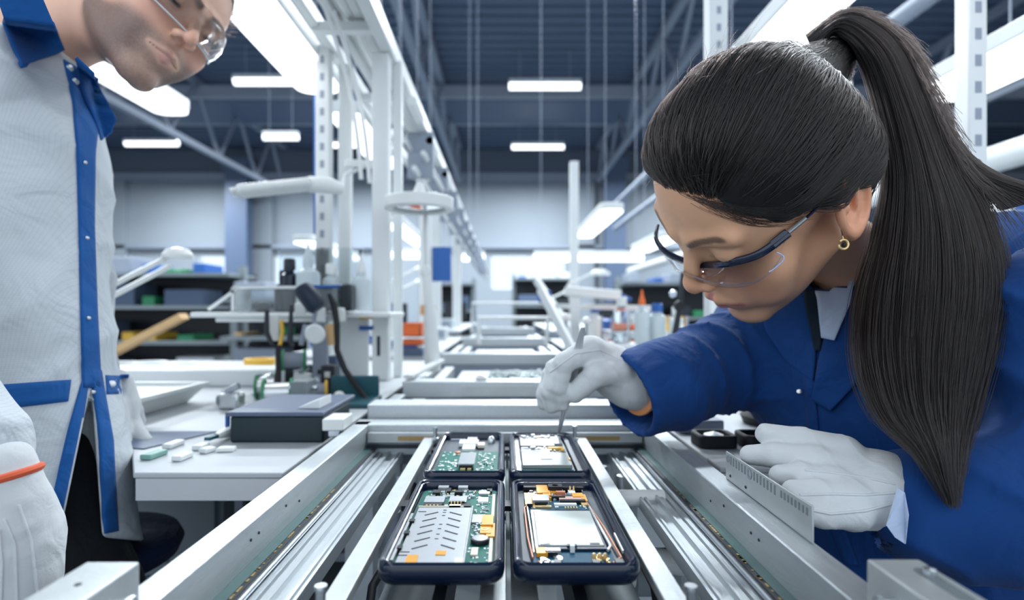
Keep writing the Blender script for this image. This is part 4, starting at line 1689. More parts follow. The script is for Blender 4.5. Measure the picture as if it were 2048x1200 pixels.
fpts = []
for p, x in zip(fr_px, fr_x):
    dd = face_depth(x)
    h = wb.ray_cast(Vector((0, 0, 0)), px(p[0], p[1], 1).normalized())
    if h[0] is not None:
        dd = min(dd, h[0].y - (.011 if 3 <= len(fpts) <= 5 else .007))
    fpts.append(np.array(px(p[0], p[1], dd)))
fp = smooth_interp(np.array(fpts), np.linspace(0, 1, 40))
gl = MB().tube(fp, [.0021 + .0018 * sm(np.array(k / 39.), 0.0, .35) for k in range(40)], 10, flat=.8).build('glasses_frame', FRAMEM, woman)
a0, a1, a2, a3, a4 = (np.array(px(1577, 465, fpts[-1][1])), np.array(px(1612, 436, .480)), np.array(px(1669, 385, .474)), np.array(px(1716, 347, .474)), np.array(px(1748, 322, .480)))
MB().bar(fpts[-2], a0, .006, .008).build('hinge_block', FRAMEM, gl, bevel=.001)
MB().tube([a0, a0 * .4 + a1 * .6, a1], .0028, 10, flat=.7).build('temple_joint', SILVER, gl)
MB().tube([a1, a1 * .5 + a2 * .5, a2, a3, a4], [.0022, .0024, .0030, .0034, .0020], 10, flat=.6).build('temple_arm', FRAMEM, gl)
t1 = a3 * .25 + a4 * .75
MB().tube([t1, a4 * 1.0], .0026, 8).build('orange_tip', ORANGE, gl)
lb_px = [(1330, 470), (1332, 500), (1350, 527), (1378, 548), (1408, 560), (1450, 568), (1500, 566), (1540, 545), (1566, 508)]
lb = []
for p, x in zip(lb_px, fr_x):
    dd = face_depth(x * .95, .006) - .001
    h = wb.ray_cast(Vector((0, 0, 0)), px(p[0], p[1], 1).normalized())
    if h[0] is not None:
        dd = min(dd, h[0].y - .010)
    lb.append(np.array(px(p[0], p[1], dd)))
lbp = smooth_interp(np.array(lb), np.linspace(0, 1, 40))
vs = []
m_ = 6
for k in range(40):
    for j in range(m_ + 1):
        s_ = j / m_
        p = fp[k] * (1 - s_) + lbp[k] * s_
        p = p + (WR @ np.array((0, .004, 0))) * math.sin(math.pi * s_ * .6)
        vs.append(p)
fs = [(k * (m_ + 1) + j, (k + 1) * (m_ + 1) + j, (k + 1) * (m_ + 1) + j + 1, k * (m_ + 1) + j + 1) for k in range(39) for j in range(m_)]
lo_ = link_mesh('lens', np.array(vs), fs, LENS, gl, smooth=True)
sd = lo_.modifiers.new('thick', 'SOLIDIFY')
sd.thickness = .0012
MB().tube([lbp[k] for k in range(16, 40)], .0005, 6).build('lens_edge', mat('lens_edge', (.55, .62, .85), .2, trans=.3), gl)
cl = [np.array(px(x, y, d_)) for x, y, d_ in ((1553, 505, .475), (1566, 512, .474), (1566, 522, .474), (1548, 538, .476), (1538, 544, .477))]
MB().tube(smooth_interp(np.array(cl), np.linspace(0, 1, 14)), .0007, 6).build('lens_mould_line', mat('lens_edge', (.6, .6, .7)), gl)
# far lens, seen from inside
fl_px = [(1318, 455), (1340, 470), (1362, 492), (1372, 515), (1364, 520), (1335, 503), (1314, 478)]

# earring
hh = wb.ray_cast(Vector((0, 0, 0)), px(1690, 470, 1).normalized())
ec = np.array(px(1687, 489, (hh[0].y if hh[0] is not None else .48) - .003))
g = MB()
g.tube([ec + np.array((math.cos(a) * .0040, 0, math.sin(a) * .0040)) for a in np.linspace(-2.2 - .9, 2.2 - 3.14 + 3.14 - .9 + 1.2, 18)], .0011, 8)
er = g.build('earring', GOLDP, woman)
MB().lathe([(.0001, -.0016), (.0018, -.0008), (.0020, 0), (.0012, .0014), (.0001, .0018)], ec + np.array((0, -.001, -.0005)), 14, axis=(0, -1, 0)).build('dark_stone', BLACKR, er)
MB().tube([ec + np.array((0, 0, .0035)), ec + np.array((0, .001, .0075))], .0007, 6).build('ear_hook', GOLDP, er)

# coat ------------------------------------------------------------------------
Lw, Le, Ls = px(1822, 1010, .455), px(2230, 1030, .42), px(2110, 660, .50)
SL_R = [px(1256, 790, .645), px(1340, 765, .665), px(1440, 728, .705), px(1530, 682, .76), px(1590, 650, .80)]


def coat_field(P):
    d = d_chain(P, [tuple(a) for a in SL_R], [.051, .048, .053, .055, .060], .02)
    fo = folds(P, 3, (.9, .5, .25), 85, 2.6)
    near = 1 - sm(P[:, 0], .34, .42)
    d = d - .013 * fo ** 2 * near * sm(P[:, 0], .17, .22) * (.5 + .5 * wav(P, 31, 20))
    t = d_cap(P, tuple(px(1665, 665, .72)), tuple(px(1790, 830, .655)), .125, .118)
    t = smin(t, d_cap(P, tuple(px(1790, 830, .655)), tuple(px(1880, 1180, .62)), .118, .118), .05)
    t = smin(t, d_cap(P, tuple(px(1700, 640, .74)), tuple(px(2060, 640, .62)), .085, .100), .05)
    t = smin(t, d_cap(P, tuple(px(2060, 640, .62)), tuple(px(2300, 900, .62)), .10, .15), .06)
    t = smin(t, d_cap(P, tuple(px(1880, 1180, .62)), (.62, .62, -.60), .118, .15), .05)
    t = t - .007 * folds(P, 8, (.7, .2, -.5), 36, 2.6) ** 2 - .0015 * wav(P, 12, 60)
    d = smin(d, t, .035)
    a = d_chain(P, [tuple(Ls), tuple(Le)], [.072, .056], .02)
    b_ = d_chain(P, [tuple(Le), tuple(px(2000, 1020, .44)), tuple(Lw)], [.056, .050, .043], .02)
    arm = smin(a, b_, .04)
    arm = arm - .0065 * folds(P, 21, (.5, .1, .8), 50, 2.8) ** 2
    d = smin(d, arm, .018)
    # openings: far cuff is hollow, near cuff is hollow, neck
    d = smax(d, -d_cap(P, tuple(px(1215, 800, .640)), tuple(px(1330, 768, .662)), .048, .036), .004)
    d = smax(d, -d_cap(P, tuple(px(1780, 1008, .460)), tuple(px(1850, 1012, .452)), .034, .028), .004)
    e0 = np.array(px(1266, 780, .645)) - np.array(px(1340, 765, .665))
    e0 /= np.linalg.norm(e0)
    pl = (P - np.array(px(1248, 782, .642), dtype=P.dtype)) @ e0.astype(P.dtype) + .012 * (P[:, 2] + .09) / .05 * -1
    region = d_cap(P, tuple(SL_R[0]), tuple(SL_R[1]), .075)
    d = np.where(region < .02, smax(d, np.minimum(pl, .05), .004), d)
    d = smax(d, -d_cap(P, tuple(px(1655, 575, .66)), tuple(nb), .036, .052), .008)
    return d


co, cv, cq = solid('coat', coat_field, (.10, .33, -.66), (.82, .98, .20), .0042, COATB, woman)
cb = bvh_of(cv, cq)
# lapels, placket, shirt and tie laid on the chest
drape('shirt_front', cb, [[(1622, 540), (1712, 540)], [(1634, 600), (1700, 606)], [(1642, 675), (1668, 680)]], 8, 14, SHIRT, woman, lift=.014, thick=.002)
drape('tie', cb, [[(1600, 545), (1636, 545)], [(1612, 620), (1644, 640)], [(1628, 700), (1640, 700)]], 5, 14, TIEM, woman, lift=.008, thick=.002)
drape('lapel', cb, [[(1520, 600), (1622, 570)], [(1530, 660), (1632, 680)], [(1570, 720), (1628, 730)], [(1612, 752), (1624, 760)]], 12, 26, COATB, woman, lift=.006, thick=.003)
drape('lapel', cb, [[(1694, 590), (1760, 560)], [(1652, 660), (1750, 640)], [(1636, 720), (1735, 735)], [(1628, 768), (1700, 780)], [(1622, 800), (1660, 822)]], 12, 26, COATB, woman, lift=.007, thick=.003)
drape('placket', cb, [[(1606, 745), (1626, 740)], [(1614, 860), (1636, 860)], [(1660, 1060), (1690, 1060)], [(1690, 1130), (1716, 1130)]], 3, 30, COATB, woman, lift=.003, thick=.002)
pb = cb.ray_cast(Vector((0, 0, 0)), px(1598, 783, 1).normalized())
if pb[0] is not None:
    MB().lathe([(.0024, 0), (.0024, .001), (.001, .0014)], np.array(pb[0]) * .995, 12, axis=(-.4, -.8, .2)).build('snap_button', SILVER, woman)

# raised far hand with tweezers --------------------------------------------------
DO = .030


def q_(x, y, d):
    return tuple(px(x, y, d + DO))


fing = [([q_(1238, 738, .607), q_(1192, 748, .592), q_(1150, 786, .600)], [.0165, .0135, .0112]),           # thumb
        ([q_(1180, 698, .602), q_(1128, 726, .590), q_(1116, 772, .596), q_(1124, 808, .606)], [.0135, .0112, .0098, .0082]),   # index
        ([q_(1186, 696, .620), q_(1112, 738, .604), q_(1098, 780, .606), q_(1104, 812, .612)], [.0135, .0112, .0098, .0084]),
        ([q_(1190, 705, .640), q_(1104, 750, .624), q_(1090, 786, .626), q_(1088, 806, .628)], [.0130, .0108, .0094, .0080]),
        ([q_(1196, 715, .656), q_(1118, 756, .644), q_(1104, 790, .642), q_(1102, 802, .642)], [.0120, .0098, .0086, .0076])]
palm = [([q_(1180, 706, .610), q_(1225, 740, .622), q_(1262, 765, .628)], [.0190, .0250, .0250], None),
        ([q_(1188, 712, .640), q_(1230, 745, .640), q_(1262, 765, .630)], [.0190, .0240, .0250], None),
        ([q_(1262, 765, .628), q_(1290, 775, .635)], [.0250, .0270], None)]
gh, gv, gq = glove_hand('glove', woman, fing, palm, GLOVE, seed=5)
gb = bvh_of(gv, gq)
ridge('glove_seam', gb, [(1100, 745), (1150, 708), (1200, 700), (1262, 730)], GLOVE, gh)
cu = np.array(px(1276, 780, .655))
ax = np.array(px(1330, 768, .68)) - np.array(px(1240, 760, .645))
g = MB()
g.lathe([(.0265, 0), (.0285, .001), (.0290, .003), (.0280, .005), (.0265, .006)], cu, 28, axis=ax)
g.build('glove_hem', mat('orange_hem', (.75, .30, .12), .7), gh)
tw = thing('tweezers', 'slender steel tweezers held upright in the raised white glove, tip in the back right phone', 'tweezers', px(1118, 868, .700))
top, tip = np.array(px(1166, 655, .600)), np.array(px(1117, 868, .700))
for s, w in ((-1, 0), (1, 1)):
    mid = top * .45 + tip * .55 + np.array((s * .0022, 0, 0))
    q1 = top * .75 + tip * .25 + np.array((s * .0020, 0, 0))
    pth = smooth_interp(np.array([top, q1, mid, tip + np.array((s * .0004, 0, 0))]), np.linspace(0, 1, 24))
    MB().tube(pth, [.0008 + .0030 * math.sin(math.pi * min(1, (1 - k / 23) * .85 + .0) ** .8) for k in range(24)], 8, flat=.35).build('tweezer_arm', mat('tweezer_steel', (.72, .75, .78), .3, .5), tw)

# near hand behind the slotted plate ------------------------------------------------
fing = [([px(1532, 868, .492), px(1600, 880, .480), px(1690, 905, .465)], [.0088, .0105, .0135]),           # thumb on top
        ([px(1500, 910, .488), px(1548, 910, .475), px(1625, 918, .462), px(1700, 940, .455)], [.0082, .0098, .0112, .0130]),
        ([px(1560, 950, .455), px(1600, 952, .450), px(1660, 962, .445), px(1720, 970, .45)], [.0082, .0100, .0115, .0130]),
        ([px(1588, 985, .432), px(1630, 990, .430), px(1700, 995, .435)], [.0092, .0108, .0130]),
        ([px(1600, 1022, .420), px(1645, 1028, .420), px(1710, 1025, .430)], [.0085, .0100, .0130])]
palm = [([px(1690, 925, .465), px(1760, 960, .458), px(1810, 985, .456)], [.0150, .0210, .0180], None),
        ([px(1680, 990, .448), px(1750, 990, .450), px(1810, 990, .456)], [.0180, .0210, .0180], None),
        ([px(1700, 1020, .436), px(1760, 1005, .445)], [.0140, .0160], None),
        ([px(1810, 985, .456), px(1880, 1010, .45)], [.0180, .0240], None)]
gh, gv, gq = glove_hand('glove', woman, fing, palm, GLOVE, seed=8)
gb = bvh_of(gv, gq)
ridge('glove_seam', gb, [(1610, 940), (1660, 945), (1730, 955), (1790, 968)], GLOVE, gh, .0009)
ridge('glove_seam', gb, [(1600, 990), (1660, 988), (1730, 990), (1796, 985)], GLOVE, gh, .0010)
ridge('glove_seam', gb, [(1612, 1018), (1660, 1028), (1730, 1022), (1794, 1005)], GLOVE, gh, .0010)
# shirt cuff / glove flap hanging at the wrist
pts = [px(1795, 975, .418), px(1772, 1050, .412), px(1790, 1075, .410), px(1810, 1088, .408), px(1816, 1030, .405), px(1808, 985, .412)]
o = link_mesh('glove_cuff', np.array([list(p) for p in pts]), [(0, 1, 2, 3, 4, 5)], SHIRT, gh)
sd = o.modifiers.new('t', 'SOLIDIFY')
sd.thickness = .003
# ------------------------------------------------------------------ the man
MR = np.array([[-0.2608, 0.8238, 0.5033], [-0.8643, -0.4315, 0.2584], [0.4301, -0.3676, 0.8246]]) @ np.diag([.90, .97, .91])
MT = np.array([-.4833, .7816, .3965])
man = thing('person', 'man bending in from the left in a white coat with blue collar, stubbled chin', 'person', (-.55, .6, -H))
MRI = np.linalg.inv(MR)
optm = dict(nt=.0080, skin=(.78, .47, .34), lip=(.52, .24, .22), brow=(.05, .035, .028), stubble=True, lipw=.75,
            neck=([(0, -.025, -.030), tuple(MRI @ (np.array(px(200, 20, .80)) - MT)), tuple(MRI @ (np.array(px(70, 70, .78)) - MT))], [.058, .058, .066]))
mo, mv, mq = solid('body', head_field(optm), (-.14, -.26, -.26), (.14, .135, .145), .0019, SKIN, man, (MR, MT), head_tint(optm))
mb = bvh_of(mv, mq)
eyeballs(man, MR, MT, (0, .85, -.5))


def ML(x, y, z):
    return MR @ np.array((x, y, z)) + MT


if __name__ == '__main__':
    for n_, p_ in dict(nose=(0, .1225, -.018), mouth=(0, .103, -.055), mr=(.0235, .09, -.055), ml=(-.0235, .09, -.055), chin=(0, .085, -.107), eyeR=(.0315, .09, .015), eyeL=(-.0315, .09, .015), jaw=(.058, .0, -.05), top=(0, 0, .13)).items():
        w_ = ML(*p_)
        print('MAN', n_, round(CX + F * w_[0] / w_[1]), round(CY - F * w_[2] / w_[1]), round(w_[1], 3))


def mcap(P):
    d = d_ell(P, (0, -.018, .058), (.080, .103, .088))
    cut = np.interp(P[:, 1], [-.12, -.05, -.02, .03, .06, .09], [-.06, -.04, .02, .04, .075, .085]).astype(np.float32) - P[:, 2]
    return smax(d, cut, .01) + .0015 * wav(P, 2, 300)


mh, _, _ = solid('hair', mcap, (-.10, -.14, -.08), (.10, .11, .17), .003, HAIRB, man, (MR, MT))
r = np.random.RandomState(5)
cs = []
for k in range(1400):
    v = r.randn(3)
    v /= np.linalg.norm(v)
    p = np.array((0, -.018, .058)) + v * np.array((.080, .103, .088))
    if p[2] < np.interp(p[1], [-.12, -.05, -.02, .03, .06, .09], [-.06, -.04, .02, .04, .075, .085]) + .004:
        continue
    dr = np.array((0, .6, .5)) + v * .6 + r.randn(3) * .2
    cs.append(np.array([MR @ (p + dr * .016 * t + v * .004 * math.sin(3 * t)) + MT for t in np.linspace(0, 1, 5)]))
strands('hair_strands', cs, HAIRM, mh, .0003, .4)
# glasses: clear wrap-around lens and thin arm
vs, fs = [], []
na, nb_ = 30, 8
for j in range(nb_ + 1):
    for k in range(na + 1):
        a = -1.15 + 2.30 * k / na
        z = .034 - .046 * j / nb_ * (1 - .25 * abs(math.sin(a)) ** 3)
        rr_ = .079 + .004 * math.sin(math.pi * j / nb_)
        vs.append(ML(rr_ * math.sin(a) * .93, .032 + rr_ * math.cos(a) * 1.02, z))
for j in range(nb_):
    for k in range(na):
        a = j * (na + 1) + k
        fs.append((a, a + 1, a + na + 2, a + na + 1))
mg = link_mesh('glasses_lens', np.array(vs), fs, LENS, man, smooth=True)
sd = mg.modifiers.new('t', 'SOLIDIFY')
sd.thickness = .0018
EDGE = mat('frosted_edge', (.75, .80, .82), .25, trans=.2)
MB().tube([vs[nb_ * (na + 1) + k] for k in range(na + 1)], .0011, 8).build('lens_rim', EDGE, mg)
for s in (-1, 1):
    MB().tube([ML(s * .068, .062, .028), ML(s * .078, .02, .024), ML(s * .080, -.02, .018)], .0018, 8, flat=.6).build('temple_arm', EDGE, mg)

# coat ---------------------------------------------------------------------
HP = px


def hp(x, y, d):
    return tuple(px(x, y, d))


def mcoat(P):
    # trunk: leaning forward from the hips
    d = d_cap(P, hp(-30, 330, .72), hp(-28, 700, .66), .127, .112, ((0, 1, 0), 1.0))
    d = smin(d, d_cap(P, hp(-28, 700, .66), hp(0, 1020, .63), .112, .100), .05)
    d = smin(d, d_cap(P, hp(75, 175, .78), hp(110, 520, .77), .052, .046), .06)
    d = smin(d, d_cap(P, hp(-90, 190, .70), hp(40, 165, .77), .115, .060), .06)
    a = d_chain(P, [hp(140, 330, .88), hp(158, 560, .88), hp(176, 740, .86), hp(222, 822, .82)], [.052, .040, .034, .025], .02)
    d = smin(d, a, .02)
    # skirt of the coat: near front and far front
    k = d_cap(P, hp(30, 900, .64), hp(45, 1150, .63), .105, .112)
    d = smin(d, k, .03)
    k = d_cap(P, hp(208, 760, .72), hp(218, 1080, .71), .019, .022, ((1, 0, 0), 1.15))
    d = smin(d, k, .012)
    d = d - .0042 * folds(P, 5, (.6, .2, -.7), 30, 2.2) ** 2 - .0022 * wav(P, 7, 40)
    # neck opening and the slit at the front below the waist
    d = smax(d, -d_cap(P, hp(225, 60, .80), hp(110, 50, .79), .050, .064), .008)
    u = CX + F * P[:, 0] / P[:, 1]
    v = CY - F * P[:, 2] / P[:, 1]
    t = np.clip((v - 770) / 300, 0, 1.3)
    cx_, hw = 182 - 20 * t, 42 * t
    w = np.maximum(np.abs(u - cx_) - hw, (770 - v) * .5) / F * P[:, 1]
    w = np.maximum(w, P[:, 1] - .66)
    d = smax(d, -w, .004)
    hem = (v - (1064 + .10 * (u - 100))) / F * P[:, 1]
    d = smax(d, hem, .004)
    return d


mc, cv2, cq2 = solid('coat', mcoat, (-.98, .38, -.36), (-.36, 1.05, .52), .0045, COATW, man)
cbm = bvh_of(cv2, cq2)
# front edge of the coat, placket and collars
drape('placket', cbm, [[(128, 118), (196, 160)], [(146, 200), (200, 232)], [(156, 300), (192, 306)], [(160, 450), (190, 450)], [(164, 620), (196, 620)], [(168, 775), (204, 775)]], 8, 46, COATBD, man, lift=.004, thick=.003)
drape('facing', cbm, [[(166, 760), (178, 765)], [(140, 850), (166, 850)], [(116, 950), (146, 950)], [(92, 1060), (122, 1066)]], 6, 22, COATBD, man, lift=.003, thick=.003)
drape('facing', cbm, [[(184, 740), (204, 740)], [(190, 800), (214, 800)], [(200, 880), (228, 880)], [(204, 960), (232, 960)], [(208, 1068), (238, 1062)]], 6, 26, COATBD, man, lift=.004, thick=.003)
drape('collar', cbm, [[(-20, -40), (70, -40)], [(2, 20), (100, 30)], [(22, 80), (130, 100)], [(48, 134), (66, 122)]], 12, 18, COATBD, man, lift=.012, thick=.004, dflt=.66)
drape('collar', cbm, [[(150, 118), (184, 150)], [(170, 190), (214, 200)], [(192, 240), (234, 240)], [(205, 280), (222, 262)]], 8, 14, COATBD, man, lift=.014, thick=.003, dflt=.72)
drape('pocket_trim', cbm, [[(-40, 772), (143, 759)], [(-40, 824), (137, 802)]], 16, 4, COATBD, man, lift=.002, thick=.002)
drape('pocket_trim', cbm, [[(212, 750), (258, 752)], [(214, 788), (252, 788)]], 8, 4, COATBD, man, lift=.002, thick=.002)
drape('trousers', cbm, [[(176, 800), (184, 800)], [(158, 900), (190, 900)], [(128, 1060), (204, 1060)], [(100, 1200), (200, 1200)]], 8, 20, TROUS, man, lift=.0015, thick=.002) if False else None
for k, (x, y) in enumerate(((151, 163), (140, 136), (171, 325), (175, 476), (178, 636), (187, 784), (224, 768))):
    h = cbm.ray_cast(Vector((0, 0, 0)), px(x, y, 1).normalized())
    if h[0] is not None:
        p = np.array(h[0]) * (1 - .006 / h[3])
        rr_ = .0042 if k in (0, 1, 6) else .0022
        MB().lathe([(rr_, -.001), (rr_, .0006), (rr_ * .6, .0012)], p, 16, axis=-p).build('snap_button', SILVER, man)


def trous(P):
    d = d_cap(P, tuple(px(150, 900, .67)), tuple(px(110, 1250, .62)), .030, .078)
    return smin(d, d_cap(P, tuple(px(110, 1250, .62)), (-.50, .60, -1.0), .080, .06), .04)


solid('trousers', trous, (-.76, .48, -1.04), (-.32, .88, .0), .006, TROUS, man)
# near glove, hanging in the lower left corner ------------------------------------
fing = [([px(40, 1060, .40), px(70, 1180, .40), px(85, 1290, .41), px(90, 1340, .42)], [.018, .012, .0105, .009]),
        ([px(15, 1060, .385), px(30, 1190, .385), px(40, 1300, .39), px(45, 1360, .40)], [.018, .012, .0105, .009]),
        ([px(-15, 1060, .38), px(-15, 1190, .38), px(-10, 1300, .385), px(-8, 1360, .39)], [.018, .012, .0105, .009]),
        ([px(-45, 1060, .38), px(-55, 1170, .38), px(-55, 1270, .38)], [.016, .011, .009]),
        ([px(55, 1040, .42), px(84, 1110, .43), px(92, 1190, .44)], [.016, .0125, .0100])]
palm = [([px(-30, 990, .39), px(0, 1080, .395), px(25, 1150, .395)], [.026, .034, .029], None),
        ([px(-20, 940, .39), px(-10, 1000, .39)], [.025, .028], None)]
gh, gv, gq = glove_hand('glove', man, fing, palm, GLOVE, seed=15)
gb = bvh_of(gv, gq)
for L in ([(8, 1040), (30, 1090), (34, 1200)], [(38, 1010), (62, 1080), (75, 1190)], [(-2, 1060), (4, 1130), (2, 1200)]):
    ridge('glove_seam', gb, L, GLOVE, gh, .0009)
g = MB()
ax = np.array(px(-10, 990, .39)) - np.array(px(-30, 900, .39))
g.lathe([(.027, 0), (.0295, .001), (.0300, .003), (.0290, .005), (.027, .006)], px(-22, 950, .39), 28, axis=ax)
g.build('glove_hem', mat('red_hem', (.72, .12, .05), .7), gh)


def msleeve(P):
    d = d_chain(P, [tuple(px(-62, 905, .395)), tuple(px(-230, 700, .42)), tuple(px(-330, 380, .50)), tuple(px(-200, 230, .62))], [.036, .045, .055, .075], .02)
    return d - .003 * folds(P, 4, (.3, .1, .9), 70, 2) ** 2


solid('sleeve', msleeve, (-.80, .30, -.18), (-.30, .70, .34), .004, COATW, man)
# far glove, finger resting on the bench
fing = [([px(246, 812, .775), px(262, 850, .775), px(278, 872, .765), px(292, 884, .755)], [.016, .0130, .0110, .0088]),
        ([px(236, 815, .795), px(254, 850, .800), px(266, 872, .80), px(270, 880, .80)], [.016, .0120, .0100, .0085]),
        ([px(230, 815, .76), px(240, 850, .75), px(246, 880, .74), px(250, 892, .735)], [.016, .0115, .0100, .0085]),
        ([px(225, 815, .75), px(228, 850, .735), px(230, 885, .725)], [.014, .0110, .0085]),
        ([px(240, 800, .80), px(268, 822, .82), px(276, 842, .83)], [.014, .0115, .0092])]
palm = [([px(232, 770, .785), px(238, 812, .78)], [.022, .026], None)]
glove_hand('glove', man, fing, palm, GLOVE, seed=17, res=.0016)
# ------------------------------------------------------------------ benches either side of the line
RB = random.Random(77)


def bench(x0, x1, y0, y1, lab, z=-.170, legs=True):
    t = thing('workbench', lab, 'workbench', ((x0 + x1) / 2, (y0 + y1) / 2, -H), 'workbenches beside the line')
    MB().box(x0, x1, y0, y1, z - .006, z).build('worktop', BENCHTOP, t, bevel=.0015)
    MB().box(x0 + .002, x1 - .002, y0 + .0015, y0 + .02, z - .030, z - .006).build('front_edge', BENCHEDGE, t, bevel=.001)
    MB().box(x0 + .02, x1 - .02, y0 + .03, y1 - .02, z - .028, z - .006).build('frame', GREYP, t)
    for x in (x0 + .05, x1 - .05):
        for y in (y0 + .06, y1 - .06):
            MB().box(x - .02, x + .02, y - .02, y + .02, -H, z - .028).build('leg', STRUC, t)
    return t


t = thing('workbench', 'pale grey bench left of the near bay, its front edge facing the camera', 'workbench', (-.6, 1.2, -H), 'workbenches beside the line')
PB = [(-.232, .60), (-.232, 1.92), (-1.45, 1.92), (-1.45, 1.00), (-.72, 1.00), (-.50, .77), (-.388, .60)]
MB().prism(PB, -.176, -.170).build('worktop', BENCHTOP, t, bevel=.0015)
MB().box(-.387, -.234, .6015, .62, -.200, -.176).build('front_edge', BENCHEDGE, t, bevel=.001)
MB().prism([(-.24, .62), (-.24, 1.9), (-1.43, 1.9), (-1.43, 1.02), (-.70, 1.02), (-.48, .78), (-.39, .63)], -.198, -.176).build('frame', GREYP, t)
for x, y in ((-.26, .66), (-.26, 1.86), (-1.38, 1.86), (-1.38, 1.04)):
    MB().box(x - .02, x + .02, y - .02, y + .02, -H, -.198).build('leg', STRUC, t)
bench(.232, 1.6, .62, 1.92, 'pale grey bench to the right of the near bay, partly behind the woman')
bench(-.85, -.26, 2.1, 3.6, 'second bench along the left side, crowded with tools and bottles')
bench(.26, 1.6, 2.1, 3.6, 'second bench along the right side, beyond the raised glove')
bench(-1.0, -.30, 3.9, 6.2, 'third bench along the left side, far down the line', -.14)
bench(.30, 1.6, 3.9, 6.2, 'third bench along the right side, far down the line', -.14)

t = thing('drawer_pedestal', 'grey drawer pedestal under the left bench beside the navy stool', 'cabinet', (-.48, .80, -H))
MB().box(-.70, -.455, .93, 1.33, -H, -.200).build('body', GREYP, t, bevel=.002)
for k in range(3):
    d = MB().box(-.69, -.465, .922, .930, -.39 - .19 * k, -.215 - .19 * k).build('drawer', mat('grey_drawer', (.18, .21, .23), .5), t, bevel=.002)
    MB().box(-.62, -.54, .914, .922, -.245 - .19 * k, -.235 - .19 * k).build('handle', STRUCD, d)
t = thing('shelf_rack', 'low dark rack of shelves under the left bench, to the right of the grey pedestal', 'rack', (-.3, .95, -H))
for z in (-.30, -.36, -.44, -.60):
    MB().box(-.40, -.22, .85, 1.3, z - .012, z).build('shelf', STRUC if z > -.4 else GREYP, t)
for x in (-.40, -.225):
    MB().box(x, x + .012, .85, .862, -H, -.28).build('post', STRUC, t)
MB().box(-.40, -.22, 1.28, 1.30, -H, -.28).build('dark_back_sheet', DARK, t)
MB().box(-.39, -.24, .87, 1.1, -.298, -.262).build('drawer', DARK, t)

# stool
t = thing('stool', 'round navy padded stool seat below the edge of the left bench, beside the man', 'stool', (-.535, .735, -H))
g = MB()
g.lathe([(.02, -.040), (.09, -.038), (.104, -.030), (.110, -.016), (.104, -.004), (.085, 0), (.001, .001)], (-.535, .735, -.290), 40)
g.build('seat', cloth_mat('navy_seat', (.004, .014, .05), rough=.8), t)
MB().tube([(-.535, .735, -.30), (-.535, .735, -.95)], .025, 14).build('column', GREYP, t)
for a in range(5):
    MB().bar((-.535, .735, -.95), (-.535 + .20 * math.cos(a * 1.2566), (.745) + .20 * math.sin(a * 1.2566), -1.01), .03, .03).build('leg', GREYP, t)

# small things on the left bench --------------------------------------------------
ZB = -.170


def bit(x0, y0, x1, y1, w, h, name, m, lab, cat, group='small parts lying on the left bench'):
    """little bar lying on the bench between two picture points"""
    def g_(x, y):
        d = -ZB * F / (y - CY)
        return Vector(((x - CX) / F * d, d, ZB))
    a, b_ = g_(x0, y0), g_(x1, y1)
    a.z = b_.z = ZB + h / 2 + .0003
    o = MB().bar(a, b_, w, h).build(name, m, bevel=.0015)
    return tag(o, lab, cat, group)


bit(290, 921, 326, 908, .014, .006, 'memory_stick', mat('pale_teal', (.22, .42, .36), .4), 'pale teal small stick lying nearest the edge of the left bench', 'electronic part')
bit(332, 899, 362, 888, .012, .006, 'plastic_cap', PLW, 'small white cap behind the pale teal stick on the left bench', 'electronic part')
bit(352, 924, 378, 913, .012, .006, 'plastic_cap', PLW, 'small white cap nearest the front edge of the left bench', 'electronic part')
bit(392, 902, 412, 894, .012, .006, 'plastic_cap', PLW, 'small white cap, left of a touching pair on the left bench', 'electronic part')
bit(404, 908, 426, 902, .012, .006, 'plastic_cap', PLW, 'small white cap, right of a touching pair on the left bench', 'electronic part')
bit(436, 903, 470, 902, .014, .005, 'plastic_cap', PLW, 'flat white cap next to the black box on the left bench', 'electronic part')
t = thing('probe', 'pale probe with blue collar lying on the left bench beside the black box', 'tool', (-.4, .7, ZB))
a, b_ = px(432, 886, .735), px(490, 862, .80)
a.z = b_.z = ZB + .009
MB().tube([a, a * .6 + b_ * .4, b_], [.004, .008, .008], 10).build('body', PAINTW, t)
c = a * .62 + b_ * .38
MB().tube([c, c + Vector((0, 0, .022))], .003, 8).build('collar', BLUEP, t)
MB().bar(a, a + (a - b_).normalized() * .018, .008, .004).build('tip', TEAL, t)
tag(MB().tube([px(470, 860, .80), px(472, 800, .80)], .0012, 6).build('wire', SILVER), 'thin upright wire standing behind the blue-collared probe', 'wire')
o = link_mesh('dark_sheet', np.array([(-.52, .72, ZB + .0015), (-.44, .70, ZB + .0015), (-.40, .80, ZB + .0015), (-.52, .80, ZB + .0015)]), [(0, 1, 2, 3)], STRUCD)
o.modifiers.new('t', 'SOLIDIFY').thickness = .001
tag(o, 'dark grey sheet under the white gloved fingertips on the left bench', 'sheet')
# black box with grey lid at the right end of the bench
t = thing('storage_box', 'black-green box with dull grey lid at the right end of the left bench', 'box', (-.33, .8, ZB))
MB().box(-.352, -.232, .735, .86, ZB, ZB + .034).build('body', mat('dark_green_box', (.008, .022, .028), .5), t, bevel=.003)
MB().box(-.357, -.232, .733, .89, ZB + .034, ZB + .0395).build('lid', mat('slate_lid', (.10, .125, .19), .45), t, bevel=.0015)
o = MB()
o.extr_y([(-.275, ZB + .040), (-.245, ZB + .040), (-.245, ZB + .052)], .76, .81)
tag(o.build('paper_wedge', PLW), 'small white paper wedge lying on the lid of the black box', 'paper')
